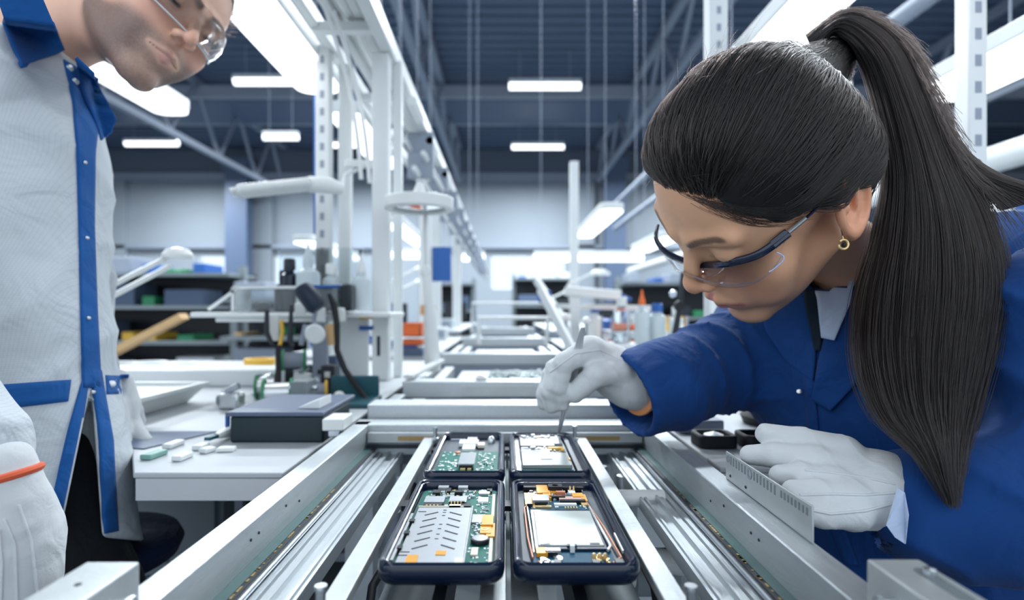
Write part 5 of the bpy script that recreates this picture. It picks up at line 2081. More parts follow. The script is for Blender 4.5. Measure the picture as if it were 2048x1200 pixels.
# white tray beside the man and low white boards behind it
t = thing('tray', 'stacked white component tray beside the man, on the left bench', 'tray', (-.62, 1.0, ZB))
g = MB()
g._add([(-.72, .90, ZB), (-.585, .90, ZB), (-.585, 1.06, ZB), (-.72, 1.06, ZB), (-.74, .88, ZB + .028), (-.565, .88, ZB + .028), (-.565, 1.09, ZB + .028), (-.74, 1.09, ZB + .028)],
       [(3, 2, 1, 0), (0, 1, 5, 4), (1, 2, 6, 5), (2, 3, 7, 6), (3, 0, 4, 7), (4, 5, 6, 7)])
g.build('body', PLW, t, bevel=.002)
MB().ring(rrect(-.745, -.56, .875, 1.095, .008), rrect(-.73, -.575, .89, 1.08, .006), ZB + .028, ZB + .034).build('rim', PLW, t)
tag(MB().box(-1.1, -.42, 1.28, 1.36, ZB, ZB + .036).build('cable_duct', PAINTW, bevel=.003), 'long low white duct running across the back of the left bench', 'duct')
tag(MB().box(-1.2, -.42, 1.5, 1.54, ZB, ZB + .022).build('cable_duct', PAINTW, bevel=.003), 'thinner white duct further back on the left bench', 'duct')


def roll(x, y, z, ro, ri, h, m, name, lab, cat, group=None):
    g = MB()
    n = 28
    o_ = [(x + ro * math.cos(2 * math.pi * k / n), y + ro * math.sin(2 * math.pi * k / n)) for k in range(n)]
    i_ = [(x + ri * math.cos(2 * math.pi * k / n), y + ri * math.sin(2 * math.pi * k / n)) for k in range(n)]
    g.ring(o_, i_, z, z + h)
    return tag(g.build(name, m), lab, cat, group)


roll(-.76, 1.78, ZB, .045, .030, .020, YELL, 'tape_roll', 'roll of yellow tape lying at the back of the left bench', 'tape', 'rolls of tape on the left bench')
roll(-1.05, 1.7, ZB, .045, .030, .018, PLW, 'tape_roll', 'roll of white tape beside the yellow one on the left bench', 'tape', 'rolls of tape on the left bench')
roll(-.93, 1.66, ZB, .036, .022, .018, PLW, 'tape_roll', 'smaller roll of white tape in front, left bench', 'tape', 'rolls of tape on the left bench')
for (x, y, w, l, h, m, lab) in [(-.44, 1.12, .05, .02, .006, PLW, 'white pair of clips lying behind the black box'), (-.42, 1.06, .045, .018, .008, STRUC, 'grey clip lying behind the black box'),
                                (-.475, 1.15, .06, .016, .005, PAINTW, 'thin white strip lying left of the clips')]:
    tag(MB().box(x - w / 2, x + w / 2, y - l / 2, y + l / 2, ZB, ZB + h).build('clip', m, bevel=.0015), lab, 'clip', 'clips on the left bench')


# posts, lamps and overhead gantry ------------------------------------------------------
def post(x, y, ztop, lab, w=.045, holes=False, zbot=ZB, m=PAINTW, group='white posts along the line'):
    t = thing('upright_post', lab, 'post', (x, y, zbot), group)
    o = MB().box(x - w / 2, x + w / 2, y - w / 2, y + w / 2, zbot, ztop).build('column', m, t, bevel=.003)
    if holes:
        g = MB()
        z = zbot + .05
        while z < ztop - .03:
            g.box(x - .005, x + .005, y - w / 2 - .0006, y - w / 2 + .0004, z, z + .018)
            z += .042
        g.build('slot_row', STRUC, t, smooth=False)
    return t


GZ = .62
post(-.300, 1.40, GZ - .001, 'stout white post on the left bench carrying the overhead ladder frame', .040)
post(-.272, 1.46, GZ + .01, 'slimmer white post close behind the stout one', .022)
post(-.440, 1.40, GZ + .02, 'perforated white post left of the stout one, beside the big lamp', .034, True)
post(-.405, 1.46, GZ, 'plain grey-white post between the perforated post and the hanging cables', .030)
post(.52, 1.42, .95, 'perforated white post rising behind the crown of the woman', .045, True)
post(.745, .92, .95, 'broad white post at the right edge behind the ponytail', .030, True)
post(.42, 3.5, .9, 'far thin white post seen just left of the woman', .05)
post(-.36, 2.6, .62, 'middle distance white post under the gantry', .05)
post(-.43, 3.6, .62, 'further white post under the gantry, above the blurred bench', .06)
post(-.40, 4.8, .62, 'most distant white post under the gantry', .07)

t = thing('overhead_gantry', 'white overhead ladder frame with cables running away above the left side of the line', 'gantry', (-.35, 2, GZ))
for x, z, w, h in ((-.285, GZ, .030, .045), (-.325, GZ + .03, .022, .03), (-.385, GZ + .03, .020, .03), (-.425, GZ + .01, .022, .035)):
    MB().box(x - w / 2, x + w / 2, .15, 9.5, z, z + h).build('rail', PAINTW, t, bevel=.003)
y = .45
while y < 9.4:
    MB().box(-.43, -.28, y - .012, y + .012, GZ + .002, GZ + .022).build('rung', PAINTW, t)
    y += .42
for x, z, r_ in ((-.345, GZ + .045, .012), (-.365, GZ + .05, .009), (-.305, GZ + .05, .010)):
    r = random.Random(int(-x * 1000))
    pts = [(x + r.uniform(-.006, .006), yy, z + r.uniform(-.006, .006)) for yy in np.arange(.15, 9.5, .35)]
    MB().tube(pts, r_, 8).build('cable', PLW, t)
for k, (x, y0) in enumerate(((-.365, 1.30), (-.355, 1.34))):
    pts = [(x, y0 - .15, GZ), (x + .012, y0 - .02, GZ - .10), (x + .03, y0, GZ - .22), (x + .035, y0 + .02, GZ - .32)]
    MB().tube(smooth_interp(np.array(pts), np.linspace(0, 1, 16)), .005, 8).build('drop_cable', PLW, t)
for k, y in enumerate((1.62, 2.0, 2.5, 3.1)):
    MB().tube([(-.262, y, GZ - .03), (-.262, y + .16, GZ - .03)], .014, 10).build('cable_gland', PLW, t)
t2 = t
for x, z in ((-.27, GZ - .10), (-.30, GZ - .15), (-.33, GZ - .06)):
    MB().tube([(x, 1.9, z), (x, 9.0, z)], .009, 8).build('pipe', PAINTW, t2)
for k in range(12):
    y = 2.0 + k * .5
    MB().box(-.34, -.25, y, y + .02, GZ - .16, GZ).build('hanger', STRUC, t2)


def lamp_row(x, w, y0, y1, z, lab, group='long fluorescent lamps above the benches', parts=1):
    t = thing('fluorescent_lamp', lab, 'lamp', (x, (y0 + y1) / 2, z), group)
    MB().prism(rrect(x - w / 2, x + w / 2, y0, y1, w * .35, 5), z, z + .012).build('diffuser', TUBE, t, smooth=False)
    MB().prism(rrect(x - w / 2 - .004, x + w / 2 + .004, y0 - .004, y1 + .004, w * .37, 5), z + .012, z + .05).build('housing', PAINTW, t, bevel=.004)
    for y in (y0 + (y1 - y0) * .2, y0 + (y1 - y0) * .8):
        MB().tube([(x, y, z + .05), (x, y, ZC)], .003, 6).build('hanging_rod', STRUC, t)
    return t


lamp_row(-.51, .115, -.35, 1.60, .600, 'very long bright lamp above the left bench, its end beside the perforated post')
lamp_row(-.50, .10, 1.78, 2.45, .600, 'bright lamp seen between the two left posts, behind the first one')
lamp_row(-1.27, .13, .6, 2.22, .750, 'bright slanting lamp with rounded end, emerging from behind the collar of the man')
lamp_row(-1.27, .13, 3.6, 4.9, .42, 'distant lamp low between the left posts')
lamp_row(-.58, .09, 3.0, 4.0, .44, 'distant lamp seen under the magnifier ring')
lamp_row(.62, .115, -.35, 1.62, .600, 'very long bright lamp above the head of the woman')
lamp_row(1.16, .17, .40, 1.55, .560, 'broad bright lamp at the far right behind the ponytail')
lamp_row(.95, .10, 1.65, 2.6, .87, 'dim lamp slanting high behind the ponytail')
lamp_row(.60, .13, 3.2, 4.4, .55, 'distant short bright lamp tilted above the thin post left of the woman')
lamp_row(.98, .13, 3.4, 4.2, .42, 'distant lamp half hidden by the brow of the woman')


def cross_lamp(x0, x1, y, z, lab, r_=.02, group='far fluorescent lamps seen end on across the aisle'):
    t = thing('fluorescent_lamp', lab, 'lamp', ((x0 + x1) / 2, y, z), group)
    MB().tube([(x0, y, z), (x1, y, z)], r_, 12).build('tube', TUBE, t)
    MB().box(x0, x1, y - r_, y + r_, z + r_ * .9, z + r_ * 2).build('housing', PAINTW, t)
    for x in (x0 + .1, x1 - .1):
        MB().bar((x, y, z + r_ * 2), (x, y, ZC), .005).build('hanging_rod', STRUC, t)


cross_lamp(.40, 1.92, 8.0, .72, 'wide far lamp hanging just left of the glasses of the woman', .05)
cross_lamp(-1.58, -.94, 8.0, .76, 'far lamp hanging behind the white magnifier column', .05)
cross_lamp(-.62, -.30, 8.4, .76, 'short far lamp between gantry posts', .05)
cross_lamp(-4.2, -3.6, 10.0, 3.0, 'tiny far lamp between the left posts below the big one', .05)


# desk lamps and magnifiers ---------------------------------------------------------------
t = thing('desk_lamp', 'flat white arm lamp reaching left from the perforated post', 'lamp', (-.5, 1.25, .27))
a, b_ = np.array(px(462, 385, 1.25)), np.array(px(625, 368, 1.30))
MB().bar(a + (b_ - a) * .08, b_, .075, .020).build('shade', PLW, t, bevel=.008)
MB().bar(a, a + (b_ - a) * .15, .06, .010).build('shade_lip', PLW, t, bevel=.004)
MB().tube([b_ - (b_ - a) * .05, b_ + np.array((.03, .01, .0)), b_ + np.array((.065, .02, -.008))], [.018, .020, .012], 14).build('head_joint', PLW, t)
MB().tube([b_ + np.array((.06, .02, -.005)), px(690, 350, 1.36), px(735, 330, 1.42)], .005, 8).build('arm', PAINTW, t)
MB().bar(px(690, 328, 1.38), px(748, 328, 1.40), .02, .018).build('bracket', PAINTW, t, bevel=.003)
t = thing('magnifier_lamp', 'round white magnifier ring lamp on a tapered column beside the line', 'lamp', (-.19, 1.30, ZB))
c = np.array(px(838, 412, 1.30))
n = 36
oo = [(c[0] + .078 * math.cos(2 * math.pi * k / n), c[1] + .078 * math.sin(2 * math.pi * k / n)) for k in range(n)]
ii = [(c[0] + .060 * math.cos(2 * math.pi * k / n), c[1] + .060 * math.sin(2 * math.pi * k / n)) for k in range(n)]
MB().ring(oo, ii, c[2] - .010, c[2] + .018).build('ring', PLW, t, bevel=.004)
MB().lathe([(.060, -.002), (.02, -.007), (.0, -.008), ], c, 32).build('lens', CLEAR, t)
MB().tube([c + np.array((0, .0, .018)), c + np.array((0, 0, .034)), c + np.array((.002, 0, .052))], [.014, .013, .007], 12).build('knob', PLW, t)
for dx in (-.032, .036):
    MB().tube([c + np.array((dx, 0, .014)), c + np.array((dx, 0, .032))], .005, 8).build('side_knob', PLW, t)
MB().tube([c + np.array((.012, .02, -.01)), px(850, 470, 1.32), px(852, 545, 1.33)], .0045, 8).build('stem', PAINTW, t)
MB().lathe([(.006, 0), (.012, .012), (.013, .022), (.006, .036)], px(852, 560, 1.33), 14).build('stem_joint', PLW, t)
MB().tube([px(853, 545, 1.33), px(858, 600, 1.33), px(862, 640, 1.33)], [.010, .011, .014], 14).build('neck', PLW, t)
MB().tube([px(860, 630, 1.33), px(864, 700, 1.33), px(866, 742, 1.33)], [.014, .018, .019], 16).build('column', PLW, t)
t = thing('desk_lamp', 'white twin-arm desk lamp with a round head between the man and the back wall', 'lamp', (-.75, 1.2, .1))
h_ = np.array(px(352, 504, 1.25))
for dz in (0, -.022):
    MB().bar(px(222, 572, 1.16) + Vector((0, 0, dz)), px(340, 512, 1.25) + Vector((0, 0, dz)), .012, .010).build('arm', PLW, t, bevel=.002)
MB().lathe([(.0, -.006), (.030, -.004), (.031, .004), (.022, .016), (.006, .020), (.0, .021)], h_ + np.array((.004, 0, -.010)), 20).build('shade', PLW, t)
MB().tube([px(222, 572, 1.16), px(214, 700, 1.16), px(214, 735, 1.16)], .008, 8).build('stem', PLW, t)

# ------------------------------------------------------------------ rack of bottles and tools on the left bench
t = thing('bottle_shelf', 'clear-sided shelf on the left posts holding the bottles, tools hang from its edge', 'shelf', (-.48, 1.3, .02))
sx0, sx1, sy, sz = -.675, -.245, 1.30, -.002
MB().box(sx0, sx1, sy - .07, sy + .10, sz - .014, sz - .003).build('board', PLW, t, bevel=.003)
MB().box(sx0 + .05, -.36, sy - .06, sy + .09, sz - .024, sz - .014).build('underside_rail', PAINTW, t, bevel=.002)
MB().box(-.60, -.38, sy - .03, sy + .07, sz + .0, sz + .052).build('clear_bin', CLEAR, t, bevel=.002)
for a, b_ in (((-.60, sz + .052), (-.37, sz + .052)), ((-.60, sz), (-.60, sz + .052)), ((sx0 + .02, sz + .003), (-.59, sz + .050))):
    MB().bar((a[0], sy - .03, a[1]), (b_[0], sy - .03, b_[1]), .006).build('bin_frame', PLW, t)
MB().box(-.54, -.34, sy + .075, sy + .08, sz + .04, sz + .15).build('clear_screen', CLEAR, t)


def bottle(x, y, z, r_, h, m, lab, cap=None, nozzle=False, name='bottle', group='bottles on the shelf'):
    t = thing(name, lab, 'bottle', (x, y, z), group)
    MB().lathe([(r_ * .96, 0), (r_, .004), (r_, h * .74), (r_ * .92, h * .82), (r_ * .45, h * .90), (r_ * .42, h)], (x, y, z), 20).build('body', m, t)
    if nozzle:
        MB().lathe([(r_ * .46, 0), (r_ * .46, .010), (r_ * .2, .03), (.0022, .045)], (x, y, z + h), 14).build('nozzle', cap or m, t)
    else:
        MB().lathe([(r_ * .62, -.006), (r_ * .62, .016), (r_ * .5, .02)], (x, y, z + h), 16).build('cap', cap or m, t)
    return t


SZ = 0.0
bottle(-.487, 1.30, -.002, .021, .098, mat('black_bottle', (.006, .014, .03), .2), 'dark bottle with white dots on the left shelf', DARK)
bottle(-.520, 1.35, -.002, .016, .075, DARK, 'smaller dark bottle behind the tall dark one', DARK)
bottle(-.438, 1.28, -.002, .026, .105, MILKY, 'tall milky bottle with a pointed nozzle beside the dark bottle', MILKY, True)
bottle(-.405, 1.34, -.002, .020, .090, MILKY, 'narrower milky bottle behind the pointed one', PLW)
bottle(-.330, 1.32, .000, .022, .085, MILKY, 'white bottle with black tip right of the posts', PLW, True)
tag(MB().tube([px(720, 512, 1.32), px(721, 500, 1.32)], .003, 8).build('nozzle_tip', DARK), 'tiny black tip on the white bottle right of the posts', 'cap')
tag(MB().lathe([(.014, 0), (.016, .01), (.010, .018), (0, .02)], (-.555, 1.33, -.002), 18).build('cotton_jar', PLW), 'small round white jar on the shelf left of the dark bottles', 'jar')
t = thing('screw_box', 'clear box with a bright blue lid on the shelf right of the milky bottle', 'box', (-.39, 1.2, 0))
MB().box(-.405, -.350, 1.20, 1.26, -.002, .046).build('body', CLEAR, t, bevel=.002)
MB().box(-.410, -.347, 1.195, 1.265, .046, .052).build('lid', BLUEP, t, bevel=.001)
tag(MB().box(-.345, -.322, 1.20, 1.25, -.002, .055).build('charger', DARK, bevel=.006), 'small dark rounded charger beside the blue-lidded box', 'charger')
# front: tools hanging
TG = 'tools hanging from the edge of the bottle shelf'


def hang(pts, r_, m, name, lab, cat='tool', n=8):
    return tag(MB().tube([px(*p) for p in pts], r_, n).build(name, m), lab, cat, TG)


t = thing('heat_gun', 'blue-black cylindrical tool head tilted above the hanging tools', 'tool', (-.4, 1.12, .02), TG)
MB().tube([px(603, 572, 1.10), px(608, 580, 1.10), px(632, 612, 1.10), px(637, 618, 1.10)], [.014, .019, .019, .014], 18).build('head', mat('navy_rubber', (.008, .018, .04), .5), t)
MB().tube([px(634, 612, 1.10), px(628, 640, 1.12), px(640, 690, 1.12)], .004, 8).build('stem', STRUC, t)
hang([(534, 620, 1.15), (533, 665, 1.15), (545, 690, 1.15)], [.0045, .006, .004], DARK, 'pliers', 'dark curved pliers at the left end of the hanging tools')
hang([(563, 640, 1.15), (565, 665, 1.15), (560, 690, 1.15)], .004, YELL, 'screwdriver', 'thin yellow-handled screwdriver next to the dark pliers')
hang([(583, 610, 1.15), (580, 680, 1.15), (586, 692, 1.15)], [.0035, .0065, .004], DARK, 'screwdriver', 'dark slim screwdriver left of the round white cap')
hang([(612, 650, 1.13), (602, 690, 1.13)], [.006, .005], STRUC, 'soldering_iron', 'grey soldering iron under the tilted cylindrical head')
hang([(660, 648, 1.12), (664, 690, 1.12)], [.010, .009], TAN, 'screwdriver', 'brown-handled screwdriver among black grips, right of the round cap')
hang([(658, 588, 1.12), (668, 610, 1.12), (674, 650, 1.12), (674, 700, 1.12), (690, 740, 1.10), (742, 812, 1.05)], [.004, .007, .006, .006, .006, .004], BLACKR, 'air_hose', 'black hose curving down to the bench right of the hanging tools', 'hose')
hang([(556, 690, 1.10), (557, 740, 1.10), (552, 800, 1.06)], [.005, .006, .009], BLACKR, 'stand_rod', 'upright black rod standing on the bench below the hanging tools', 'rod')
hang([(757, 672, 1.31), (757, 712, 1.31)], .004, BLACKR, 'screwdriver', 'short black screwdriver hanging before the white panel')
tag(MB().lathe([(.017, -.004), (.020, 0), (.017, .004)], px(630, 668, 1.10), 20, axis=(0, 1, .2)).build('white_disc', PLW), 'round white cap hanging in the middle of the tools', 'cap', TG)
for k, (x, y, w, h) in enumerate(((548, 655, .02, .055), (600, 620, .02, .03), (640, 630, .022, .03), (680, 630, .02, .03))):
    c = px(x, y, 1.17)
    tag(MB().box(c.x - w / 2, c.x + w / 2, c.y - .005, c.y + .005, c.z - h / 2, c.z + h / 2).build('tool_holder', PLW, bevel=.003),
        ['tall white holder behind the yellow screwdriver', 'short white holder left of the tilted head', 'short white holder below the tilted head', 'short white holder at the right end of the hanging tools'][k], 'holder', TG)
t = thing('perforated_bracket', 'grey perforated bracket standing behind the hanging tools', 'bracket', px(641, 740, 1.2))
c = px(641, 700, 1.2)
MB().box(c.x - .015, c.x + .015, c.y - .006, c.y + .006, ZB, c.z + .07).build('plate', STRUC, t)
MB().box(c.x - .004, c.x + .004, c.y - .0068, c.y - .006, c.z - .05, c.z - .04).build('hole', DARK, t)
# white back panel with blue label
t = thing('work_panel', 'pale panel with yellow and blue clips leaning against the stout post', 'panel', (-.36, 1.36, ZB))
MB().box(-.395, -.315, 1.325, 1.335, ZB, -.01).build('board', PAINTW, t, bevel=.002)
for a, b_, m, nm in ((.0, 1, YELL, 'yellow_clip'), (.023, 1, BLUEP, 'blue_clip')):
    c = px(733, 634 + (22 if nm == 'blue_clip' else 0), 1.32)
    MB().box(c.x - .016, c.x + .016, c.y - .004, c.y + .002, c.z - .005, c.z + .005).build(nm, m, t)
# spools and clamps at the foot


def spool(x, y, z, r_, l, mf, mw, lab, ax=(1, .25, 0)):
    t = thing('wire_spool', lab, 'spool', (x, y, z), 'wire spools at the foot of the tool rack')
    MB().lathe([(r_ * .72, 0), (r_ * .72, l)], (x, y, z + r_), 18, axis=ax).build('wound_wire', mw, t)
    a = Vector(ax).normalized()
    for s in (0, l):
        MB().lathe([(r_, -.002), (r_, .002)], Vector((x, y, z + r_)) + a * s, 22, axis=ax).build('flange', mf, t)
    return t


spool(-.415, .99, ZB, .026, .045, GREENP, SILVER, 'green-flanged spool of silver wire in front of the tool rack')
spool(-.475, 1.10, ZB, .023, .035, GREENP, SILVER, 'smaller green-flanged spool left of the front one')
spool(-.455, 1.18, ZB + .045, .022, .042, GREENP, STRUC, 'raised green-rimmed spool behind the others')
spool(-.365, 1.06, ZB, .020, .034, YELL, STRUC, 'brass-rimmed dark spool at the right of the green ones')
t = thing('vice', 'small dark bench vice with a chrome bar among the spools', 'vice', (-.36, 1.0, ZB))
MB().box(-.362, -.322, .94, 1.01, ZB, ZB + .022).build('base', DARK, t, bevel=.003)
MB().box(-.356, -.328, .95, 1.00, ZB + .022, ZB + .052).build('jaw', GREYP, t, bevel=.003)
MB().tube([(-.366, .975, ZB + .038), (-.318, .975, ZB + .038)], .004, 8).build('bar', STEEL, t)
t = thing('tool_tray', 'dark teal tray between the tool rack and the near bay', 'tray', (-.3, 1.05, ZB))
MB().box(-.335, -.235, .99, 1.10, ZB, ZB + .008).build('base', TEAL, t, bevel=.002)
MB().box(-.330, -.24, 1.09, 1.10, ZB, ZB + .045).build('back', TEAL, t, bevel=.002)
tag(MB().lathe([(.011, 0), (.012, .006), (.006, .014), (0, .016)], (-.30, 1.04, ZB + .008), 16).build('white_button', PLW), 'white bottle cap lying in the dark teal tray', 'cap')
roll(-.335, .96, ZB, .024, .012, .008, YELL, 'tape_roll', 'flat ochre ring lying in front of the teal tray', 'tape')
rr2 = random.Random(9)
for k, (x, y, m, lab) in enumerate([(-.50, 1.04, STRUC, 'grey lump of metal fixture at the left foot of the tool rack'), (-.47, .99, SILVER, 'chrome clamp jaw in front of the green spools'),
                                    (-.42, 1.20, PLW, 'white rounded relay behind the spools'), (-.39, 1.16, STRUC, 'grey relay behind the spools, right of the white one'),
                                    (-.475, 1.14, PAINTW, 'white cloth-like bag left of the upright black rod')]):
    t = thing('fixture', lab, 'fixture', (x, y, ZB), 'small fixtures around the spools')
    MB().box(x - .018, x + .018, y - .014, y + .014, ZB, ZB + .018 + .01 * (k % 3)).build('base', m, t, bevel=.005)
    MB().tube([(x - .01, y, ZB + .02 + .01 * (k % 3)), (x + .012, y, ZB + .030 + .01 * (k % 3))], .006, 10).build('screw', STEEL, t)

for k, (x, y, w, l, h, m, lab) in enumerate([(-.445, 1.25, .035, .04, .05, DARK, 'black tool case standing behind the spools, left'), (-.385, 1.24, .022, .03, .07, STRUCD, 'dark blue tool case standing behind the spools, right'),
                                              (-.50, 1.20, .022, .03, .035, GREYP, 'grey low tool case at the left end behind the spools'), (-.352, 1.14, .014, .03, .06, DARK, 'narrow black case beside the teal tray'),
                                              (-.425, 1.06, .028, .02, .012, BLACKR, 'flat black foot pad between the spools')]):
    t = thing('tool_case', lab, 'case', (x, y, ZB), 'tool cases behind the spools')
    MB().box(x - w, x + w, y, y + l, ZB, ZB + h).build('body', m, t, bevel=.003)
    MB().box(x - w * .4, x + w * .4, y - .002, y, ZB + h * .6, ZB + h * .8).build('latch', SILVER, t)
# orange bins and things beyond, between the posts
def crate(x0, x1, y0, y1, z0, z1, m, lab, group=None, name='parts_bin', inner=DARK):
    t = thing(name, lab, 'bin', ((x0 + x1) / 2, (y0 + y1) / 2, z0), group)
    w = .004
    g = MB()
    g.box(x0, x1, y0, y0 + w, z0, z1).box(x0, x1, y1 - w, y1, z0, z1).box(x0, x0 + w, y0, y1, z0, z1).box(x1 - w, x1, y0, y1, z0, z1).box(x0, x1, y0, y1, z0, z0 + w)
    g.build('shell', m, t)
    MB().box(x0 - w, x1 + w, y0 - w, y0, z1 - w * 2, z1).build('lip', m, t)
    return t


crate(-.385, -.315, 2.15, 2.3, -.100, -.050, ORANGE, 'orange bin between the stout post and the white column, upper', 'orange parts bins on the left')
crate(-.39, -.31, 2.12, 2.25, -.132, -.112, ORANGE, 'shallow orange tray below the upper orange bin', 'orange parts bins on the left')
tag(MB().box(-.385, -.30, 2.1, 2.2, -.17, -.142).build('blue_tray', STRUCD, bevel=.002), 'dark blue tray underneath the orange bins at the left', 'tray')
tag(MB().box(-.34, -.28, 2.3, 2.32, -.02, .02).build('brown_carton', TAN), 'small brown carton above the orange bin', 'carton')
tag(MB().box(-.33, -.245, 2.6, 2.62, .13, .285).build('blue_board', BLUEP), 'bright blue board hanging below the far lamp behind the magnifier', 'board')
tag(MB().box(-.5, -.475, 1.50, 1.515, .20, .56).build('blue_strip', BLUEP), 'tall narrow blue strip beside the perforated post', 'strip')


def bulk(x, y, z, lab, kind, grp):
    """a small bench item"""
    r = RB
    if kind == 'box':
        w, d, h = r.uniform(.05, .12), r.uniform(.05, .1), r.uniform(.03, .09)
        m = r.choice([PLW, PAINTW, STRUC, PAINTW, DARK, BLUEP, MILKY])
        t = thing('equipment_box', lab, 'box', (x, y, z), grp)
        MB().box(x - w, x + w, y, y + d, z, z + h).build('body', m, t, bevel=.006)
        MB().box(x - w * .8, x + w * .8, y - .003, y, z + h * .2, z + h * .8).build('panel', r.choice([STRUC, DARK, BLUEP, PLW]), t)
        return t
    if kind == 'bottle':
        return bottle(x, y, z, r.uniform(.02, .035), r.uniform(.09, .17), r.choice([MILKY, PLW, CLEAR, MILKY]), lab, r.choice([PLW, BLUEP, PLW, ORANGE]), r.random() < .4, group=grp)
    if kind == 'bin':
        w = r.uniform(.05, .10)
        return crate(x - w, x + w, y, y + .12, z, z + r.uniform(.035, .06), r.choice([ORANGE, BLUEP, YELL, PLW]), lab, grp)
    if kind == 'lamp':
        t = thing('desk_lamp', lab, 'lamp', (x, y, z), grp)
        s = r.choice([-1, 1])
        h = r.uniform(.22, .36)
        MB().lathe([(.05, 0), (.05, .012), (.012, .02)], (x, y, z), 18).build('base', PLW, t)
        MB().tube([(x, y, z + .01), (x + s * .05, y, z + h)], .008, 8).build('lower_arm', PLW, t)
        MB().tube([(x + s * .05, y, z + h), (x - s * .10, y, z + h + .07)], .008, 8).build('upper_arm', PLW, t)
        MB().lathe([(.055, -.012), (.058, 0), (.03, .02), (0, .022)], (x - s * .13, y, z + h + .065), 20).build('shade', PLW, t)
        return t
    if kind == 'screen':
        t = thing('monitor', lab, 'monitor', (x, y, z), grp)
        MB().box(x - .10, x + .10, y, y + .02, z + .06, z + .21).build('screen', DARK, t, bevel=.003)
        MB().box(x - .012, x + .012, y + .01, y + .02, z, z + .08).build('stand', PLW, t)
        MB().box(x - .05, x + .05, y - .03, y + .05, z, z + .008).build('foot', PLW, t)
        return t


KN = {'box': 'equipment box', 'bottle': 'bottle', 'bin': 'parts bin', 'lamp': 'arm lamp', 'screen': 'monitor'}
LEFTI = [(-.62, 2.3, 'lamp', 'white arm lamp on the second left bench, nearest the man'), (-.75, 3.1, 'box', 'instrument box at the left of the second left bench'),
         (-.80, 2.5, 'box', 'instrument box in the middle of the second left bench'), (-.52, 2.6, 'bottle', 'bottle standing alone on the second left bench'),
         (-.46, 2.45, 'box', 'instrument box close to the line on the second left bench'), (-.70, 2.85, 'bin', 'parts bin at the outer end of the second left bench'),
         (-.38, 3.2, 'box', 'blurred instrument box far along the second left bench'), (-.60, 3.3, 'lamp', 'blurred arm lamp far along the second left bench'),
         (-.68, 3.4, 'screen', 'dark monitor at the back of the second left bench'), (-.5, 4.3, 'box', 'instrument box on the third left bench, near end'),
         (-.8, 4.6, 'lamp', 'arm lamp on the third left bench'), (-.45, 5.2, 'screen', 'dark monitor on the third left bench'), (-.7, 5.6, 'bottle', 'bottle on the third left bench')]
for x, y, k, lab in LEFTI:
    bulk(x, y, -.17 if y < 3.8 else -.14, lab, k, 'things on the left benches')
RIGHTI = [(.50, 2.12, 'bin', 'bin beside the raised blue sleeve on the second right bench'), (.70, 2.35, 'box', 'instrument box behind the blue sleeve'),
          (.36, 2.3, 'bottle', 'slim bottle near the line on the second right bench'), (.48, 2.5, 'bottle', 'bottle left of the nose of the woman'),
          (.56, 2.5, 'bottle', 'bottle right behind the nose of the woman'), (.44, 2.75, 'box', 'instrument box behind the bottles on the right'),
          (.40, 3.2, 'lamp', 'blurred arm lamp on the second right bench'), (.62, 3.3, 'screen', 'monitor at the back of the second right bench'),
          (.34, 3.45, 'box', 'blurred box next to the line on the second right bench'), (.45, 4.2, 'screen', 'dark monitor on the third right bench near end'),
          (.8, 4.5, 'box', 'instrument box on the third right bench'), (.42, 5.0, 'lamp', 'arm lamp on the third right bench'), (.9, 5.4, 'bottle', 'bottle on the third right bench')]
for x, y, k, lab in RIGHTI:
    bulk(x, y, -.17 if y < 3.8 else -.14, lab, k, 'things on the right benches')

# right of the line: orange and yellow goods, clamp arm, white head unit
crate(.375, .515, 1.95, 2.05, -.070, -.050, ORANGE, 'long orange tray right above the blue sleeve', 'orange trays on the right')
crate(.36, .54, 1.90, 2.00, -.115, -.100, ORANGE, 'lower red-orange tray right above the blue sleeve', 'orange trays on the right')
t = thing('tray_stand', 'white stand carrying the orange trays behind the blue sleeve', 'stand', (.45, 1.98, ZB))
for z in (-.119, -.074):
    MB().box(.35, .60, 1.88, 2.10, z, z + .0035).build('shelf', PAINTW, t)
for x in (.352, .598):
    for y in (1.885, 2.09):
        MB().box(x - .003, x + .003, y - .003, y + .003, ZB, -.02).build('post', STRUC, t)
for k in range(6):
    x = .545 + .012 * k
    bottle(x, 1.93, -.0705, .005, .03, [YELL, TAN, GOLD, DARK, YELL, TAN][k], 'tiny ' + ['yellow', 'tan', 'amber', 'black', 'pale yellow', 'light tan'][k] + ' vial, %s in the row on the tray stand' % ['first', 'second', 'third', 'fourth', 'fifth', 'last'][k], group='vials on the tray stand')
for k, (x, y, r_, m, lab) in enumerate([(1132, 655, .022, PLW, 'left bulb of three bright knobs over the raised glove'), (1172, 662, .020, PLW, 'right bulb of three bright knobs over the raised glove')]):
    c = px(x, y - 20, 2.13)
    t = thing('instrument_knob', lab, 'knob', (c.x, c.y, c.z), 'bright knobs')
    MB().lathe([(.0, -r_ * .6), (r_ * .8, -r_ * .5), (r_, 0), (r_ * .7, r_ * .6), (0, r_ * .8)], c, 16).build('ball', mat('bright_knob', (.9, .9, .88), .2), t)
    MB().tube([c, (c.x, 2.13, ZB)], .006, 8).build('rod', STRUC, t)
t = thing('spray_unit', 'white horizontal unit with blue nozzle over the right of the line', 'machine', (.25, 2.2, ZB))
MB().bar(px(1130, 582, 2.2), px(1240, 590, 2.2), .06, .036).build('body', PLW, t, bevel=.006)
MB().tube([px(1240, 590, 2.2), px(1262, 600, 2.2)], .008, 8).build('nozzle', BLUEP, t)
MB().bar(px(1150, 590, 2.2), px(1150, 712, 2.2), .035, .035).build('stand', PAINTW, t, bevel=.003)
MB().bar(px(1090, 612, 2.25), px(1300, 616, 2.25), .03, .02).build('cross_rail', PAINTW, t, bevel=.002)
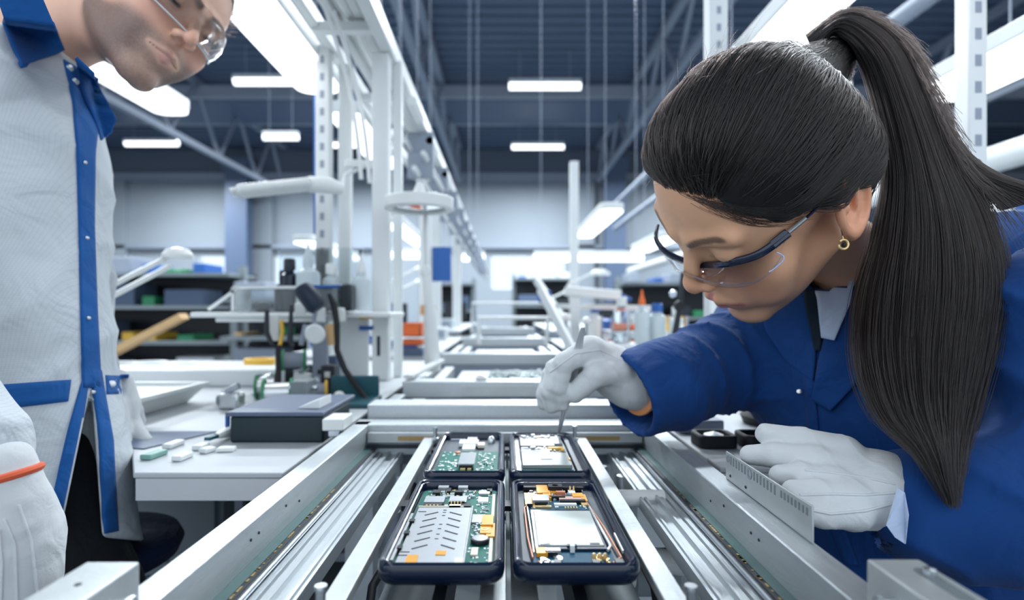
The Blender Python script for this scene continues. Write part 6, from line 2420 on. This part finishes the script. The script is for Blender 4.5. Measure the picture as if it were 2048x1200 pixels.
tag(MB().box(.13, .185, 2.3, 2.32, .03, .08).build('blue_pad', BLUEP, bevel=.01), 'square blue pad left of the white spray unit', 'pad')
tag(MB().lathe([(.03, 0), (.04, .01), (.038, .045), (.02, .055)], (.42, 2.38, -.09), 20).build('blue_reel', BLUEP), 'round deep-blue reel above the orange trays', 'reel')
tag(MB().bar((.42, 2.42, -.17), (.42, 2.42, -.085), .03).build('reel_stand', PAINTW), 'short white stand under the deep-blue reel', 'stand')
t = thing('clamp_arm', 'black jointed clamp arm standing between the bottles and the nose of the woman', 'clamp', px(1352, 690, 1.5))
MB().tube([px(1352, 740, 1.45), px(1350, 670, 1.45), px(1360, 610, 1.45), px(1366, 545, 1.45)], [.010, .009, .007, .006], 8).build('arm', DARK, t)
MB().lathe([(.012, -.01), (.014, 0), (.012, .01)], px(1358, 612, 1.44), 14, axis=(0, 1, 0)).build('knuckle', BLACKR, t)
MB().lathe([(.008, -.004), (.010, 0), (.008, .004)], px(1346, 588, 1.44), 12, axis=(0, 1, 0)).build('clamp_ring', STEEL, t)
bottle(.405, 1.70, -.10, .022, .115, MILKY, 'tall milky bottle with a red cap near the glasses of the woman', ORANGE, True, group='bottles right of the line')
bottle(.355, 1.75, -.10, .026, .12, CLEAR, 'clear bottle left of the red-capped one', PLW, group='bottles right of the line')
bottle(.455, 1.72, -.10, .026, .10, MILKY, 'wide milky jar with blue cap right of the red-capped bottle', BLUEP, group='bottles right of the line')
bottle(.500, 1.68, -.10, .020, .09, PLW, 'small white jar half behind the nose of the woman', PLW, group='bottles right of the line')
t = thing('side_shelf', 'white shelf under the bottles right of the line', 'shelf', (.43, 1.72, ZB))
MB().box(.31, .62, 1.64, 1.82, -.112, -.1005).build('board', PAINTW, t, bevel=.002)
for x in (.33, .60):
    MB().box(x - .006, x + .006, 1.78, 1.80, ZB, -.112).build('post', PAINTW, t)
# on the right bench behind the sleeve and beside the near glove
t = thing('goggles', 'black safety goggles with white pads on the right bench below the blue sleeve', 'goggles', (.27, .75, ZB))
for x in (.262, .318):
    g = MB()
    g.ring(rrect(x - .024, x + .024, .70, .745, .010), rrect(x - .018, x + .018, .706, .739, .007), ZB, ZB + .016)
    g.build('eye_cup', BLACKR, t, bevel=.002)
MB().lathe([(.014, 0), (.012, .012), (0, .016)], (.262, .722, ZB + .002), 16).build('white_pad', PLW, t)
MB().tube([(.342, .72, ZB + .01), (.40, .74, ZB + .02), (.46, .80, ZB + .012)], .006, 8).build('strap', BLACKR, t)
t = thing('storage_bag', 'crumpled black pouch behind the goggles on the right bench', 'pouch', (.42, .85, ZB))
MB().lathe([(.05, 0), (.055, .012), (.035, .030), (0, .036)], (.41, .86, ZB), 20).build('body', BLACKR, t)
tag(MB().bar((.238, .80, ZB + .010), (.30, .80, ZB + .010), .03, .018).build('switch_block', STRUC, bevel=.003), 'small grey block with slots at the near end of the right bench', 'block')
tag(MB().bar((.30, .66, ZB + .007), (.335, .70, ZB + .007), .012, .010).build('blue_tool', mat('sky_blue', (.10, .42, .70), .4), bevel=.002), 'light blue tool tip showing at the thumb of the near glove', 'tool')
t = thing('paper_stack', 'stack of white paper sheets behind the pouch on the right bench', 'paper', (.55, 1.1, ZB))
for k in range(6):
    MB().box(.42 + .004 * k, .72 - .003 * k, 1.0 + .01 * k, 1.25, ZB + .008 * k, ZB + .008 * k + .007).build('sheet_bundle', PLW, t)

# ------------------------------------------------------------------ background racks by the wall, left
ORD = ['first', 'second', 'third', 'fourth', 'fifth', 'sixth', 'seventh', 'eighth', 'ninth']


def rack(x0, x1, y, zs, lab, seed, short):
    r = random.Random(seed)
    t = thing('storage_rack', lab, 'rack', ((x0 + x1) / 2, y, -H), 'storage racks near the far wall')
    for x in (x0, x1):
        MB().box(x - .04, x + .04, y - .04, y + .04, -H, zs[-1] + .1).build('upright', GREYP, t)
    for z in zs:
        MB().box(x0, x1, y - .35, y + .35, z - .04, z).build('shelf', GREYP, t)
    MB().box(x0, x1, y + .36, y + .38, -H, zs[-1] + .02).build('dark_back_sheet', DARK, t)  # dark sheet added so the rack interior looks shaded
    for i, z in enumerate(zs):
        x = x0 + .1
        kk = 0
        while x < x1 - .3:
            w = r.uniform(.15, .5)
            h = r.uniform(.08, .30)
            m = r.choice([STRUC, PAINTW, TAN, STRUCD, STRUC, DARK, STRUCD, YELL, GREENP, BLUEP])
            if m in (YELL, GREENP, BLUEP, TAN):
                w, h = w * .4, h * .4
            o = MB().box(x, min(x + w, x1 - .05), y - .25, y + .2, z + .002, z + h).build('stored_box', m, bevel=.01)
            nm = {STRUC: 'grey', PAINTW: 'white', TAN: 'brown', STRUCD: 'dark blue', DARK: 'black', YELL: 'yellow', GREENP: 'green', BLUEP: 'blue'}[m]
            kk += 1
            tag(o, '%s box, %s from left, %s shelf, %s' % (nm, ORD[min(kk, 9) - 1], ('bottom', 'second', 'third', 'top')[i if i < len(zs) - 1 else 3], short), 'box', 'boxes on the storage racks')
            x += w + r.uniform(.02, .25)
    return t


rack(-5.2, -3.1, 6.8, [-.75, -.35, .05, .42], 'long rack with grey shelves behind the left bench, beside the man', 1, 'rack beside the man')
rack(-3.0, -1.9, 6.4, [-.70, -.28, .12], 'rack with boxes just left of the tool shelf', 2, 'rack next to the tool shelf')
rack(-7.8, -5.4, 8.5, [-.6, -.1, .5], 'rack partly behind the coat of the man', 3, 'rack behind the coat')
rack(1.7, 3.4, 8.6, [-.6, -.1, .4], 'rack behind the bottles on the right', 4, 'rack at the right')
rack(-1.6, -.6, 11.0, [-.5, .0, .5], 'distant rack left of the end of the line', 5, 'distant left rack')
rack(.2, 1.5, 13.0, [-.5, .1, .7], 'distant rack straight ahead below the far window', 6, 'rack below the window')
tag(MB().bar((-1.30, 1.86, -.155), (-1.06, 1.90, -.02), .07, .02).build('wooden_board', TAN), 'slanting wooden board beside the elbow of the man', 'board')
# parts cabinet line between benches: low cupboards left and right to close the aisle
for x0, x1, y, lab in ((1.8, 3.3, 3.2, 'long low grey cupboard beyond the right benches'),):
    t = thing('cupboard', lab, 'cupboard', ((x0 + x1) / 2, y, -H), 'low cupboards')
    MB().box(x0, x1, y, y + .6, -H, -.12).build('body', GREYP, t, bevel=.005)
    MB().box(x0 - .02, x1 + .02, y - .02, y + .62, -.12, -.09).build('top', BENCHTOP, t, bevel=.004)
    for k in range(3):
        w = (x1 - x0) / 3
        d = MB().box(x0 + w * k + .01, x0 + w * (k + 1) - .01, y - .012, y, -H + .1, -.14).build('door', STRUC, t, bevel=.004)
        MB().box(x0 + w * k + .04, x0 + w * k + .055, y - .03, y - .012, -.6, -.5).build('handle', STEEL, d)
# pipes on the right
for k, (x, z, lab) in enumerate(((2.6, .80, 'bright air duct far right behind the ponytail'), (2.3, 2.2, 'pale pipe running high at the far right'), (2.3, 1.7, 'second pale pipe at the far right below the first'))):
    tag(MB().tube([(x, 1.5, z), (x, 12, z)], .07 if k == 0 else .05, 14).build('air_duct', PAINTW if k == 0 else STRUC), lab, 'duct', 'ducts at the right of the hall')
t = thing('machine_hood', 'rounded white machine hood at the right edge behind the shoulder', 'machine', (1.15, 1.25, -.3))
MB().box(1.02, 1.6, 1.15, 1.6, .12, .25).build('body', PLW, t, bevel=.04)
MB().box(1.02, 1.6, 1.14, 1.15, .20, .225).build('stripe', BLUEP, t)
MB().box(1.10, 1.5, 1.2, 1.55, ZB, .12).build('pedestal', PAINTW, t)
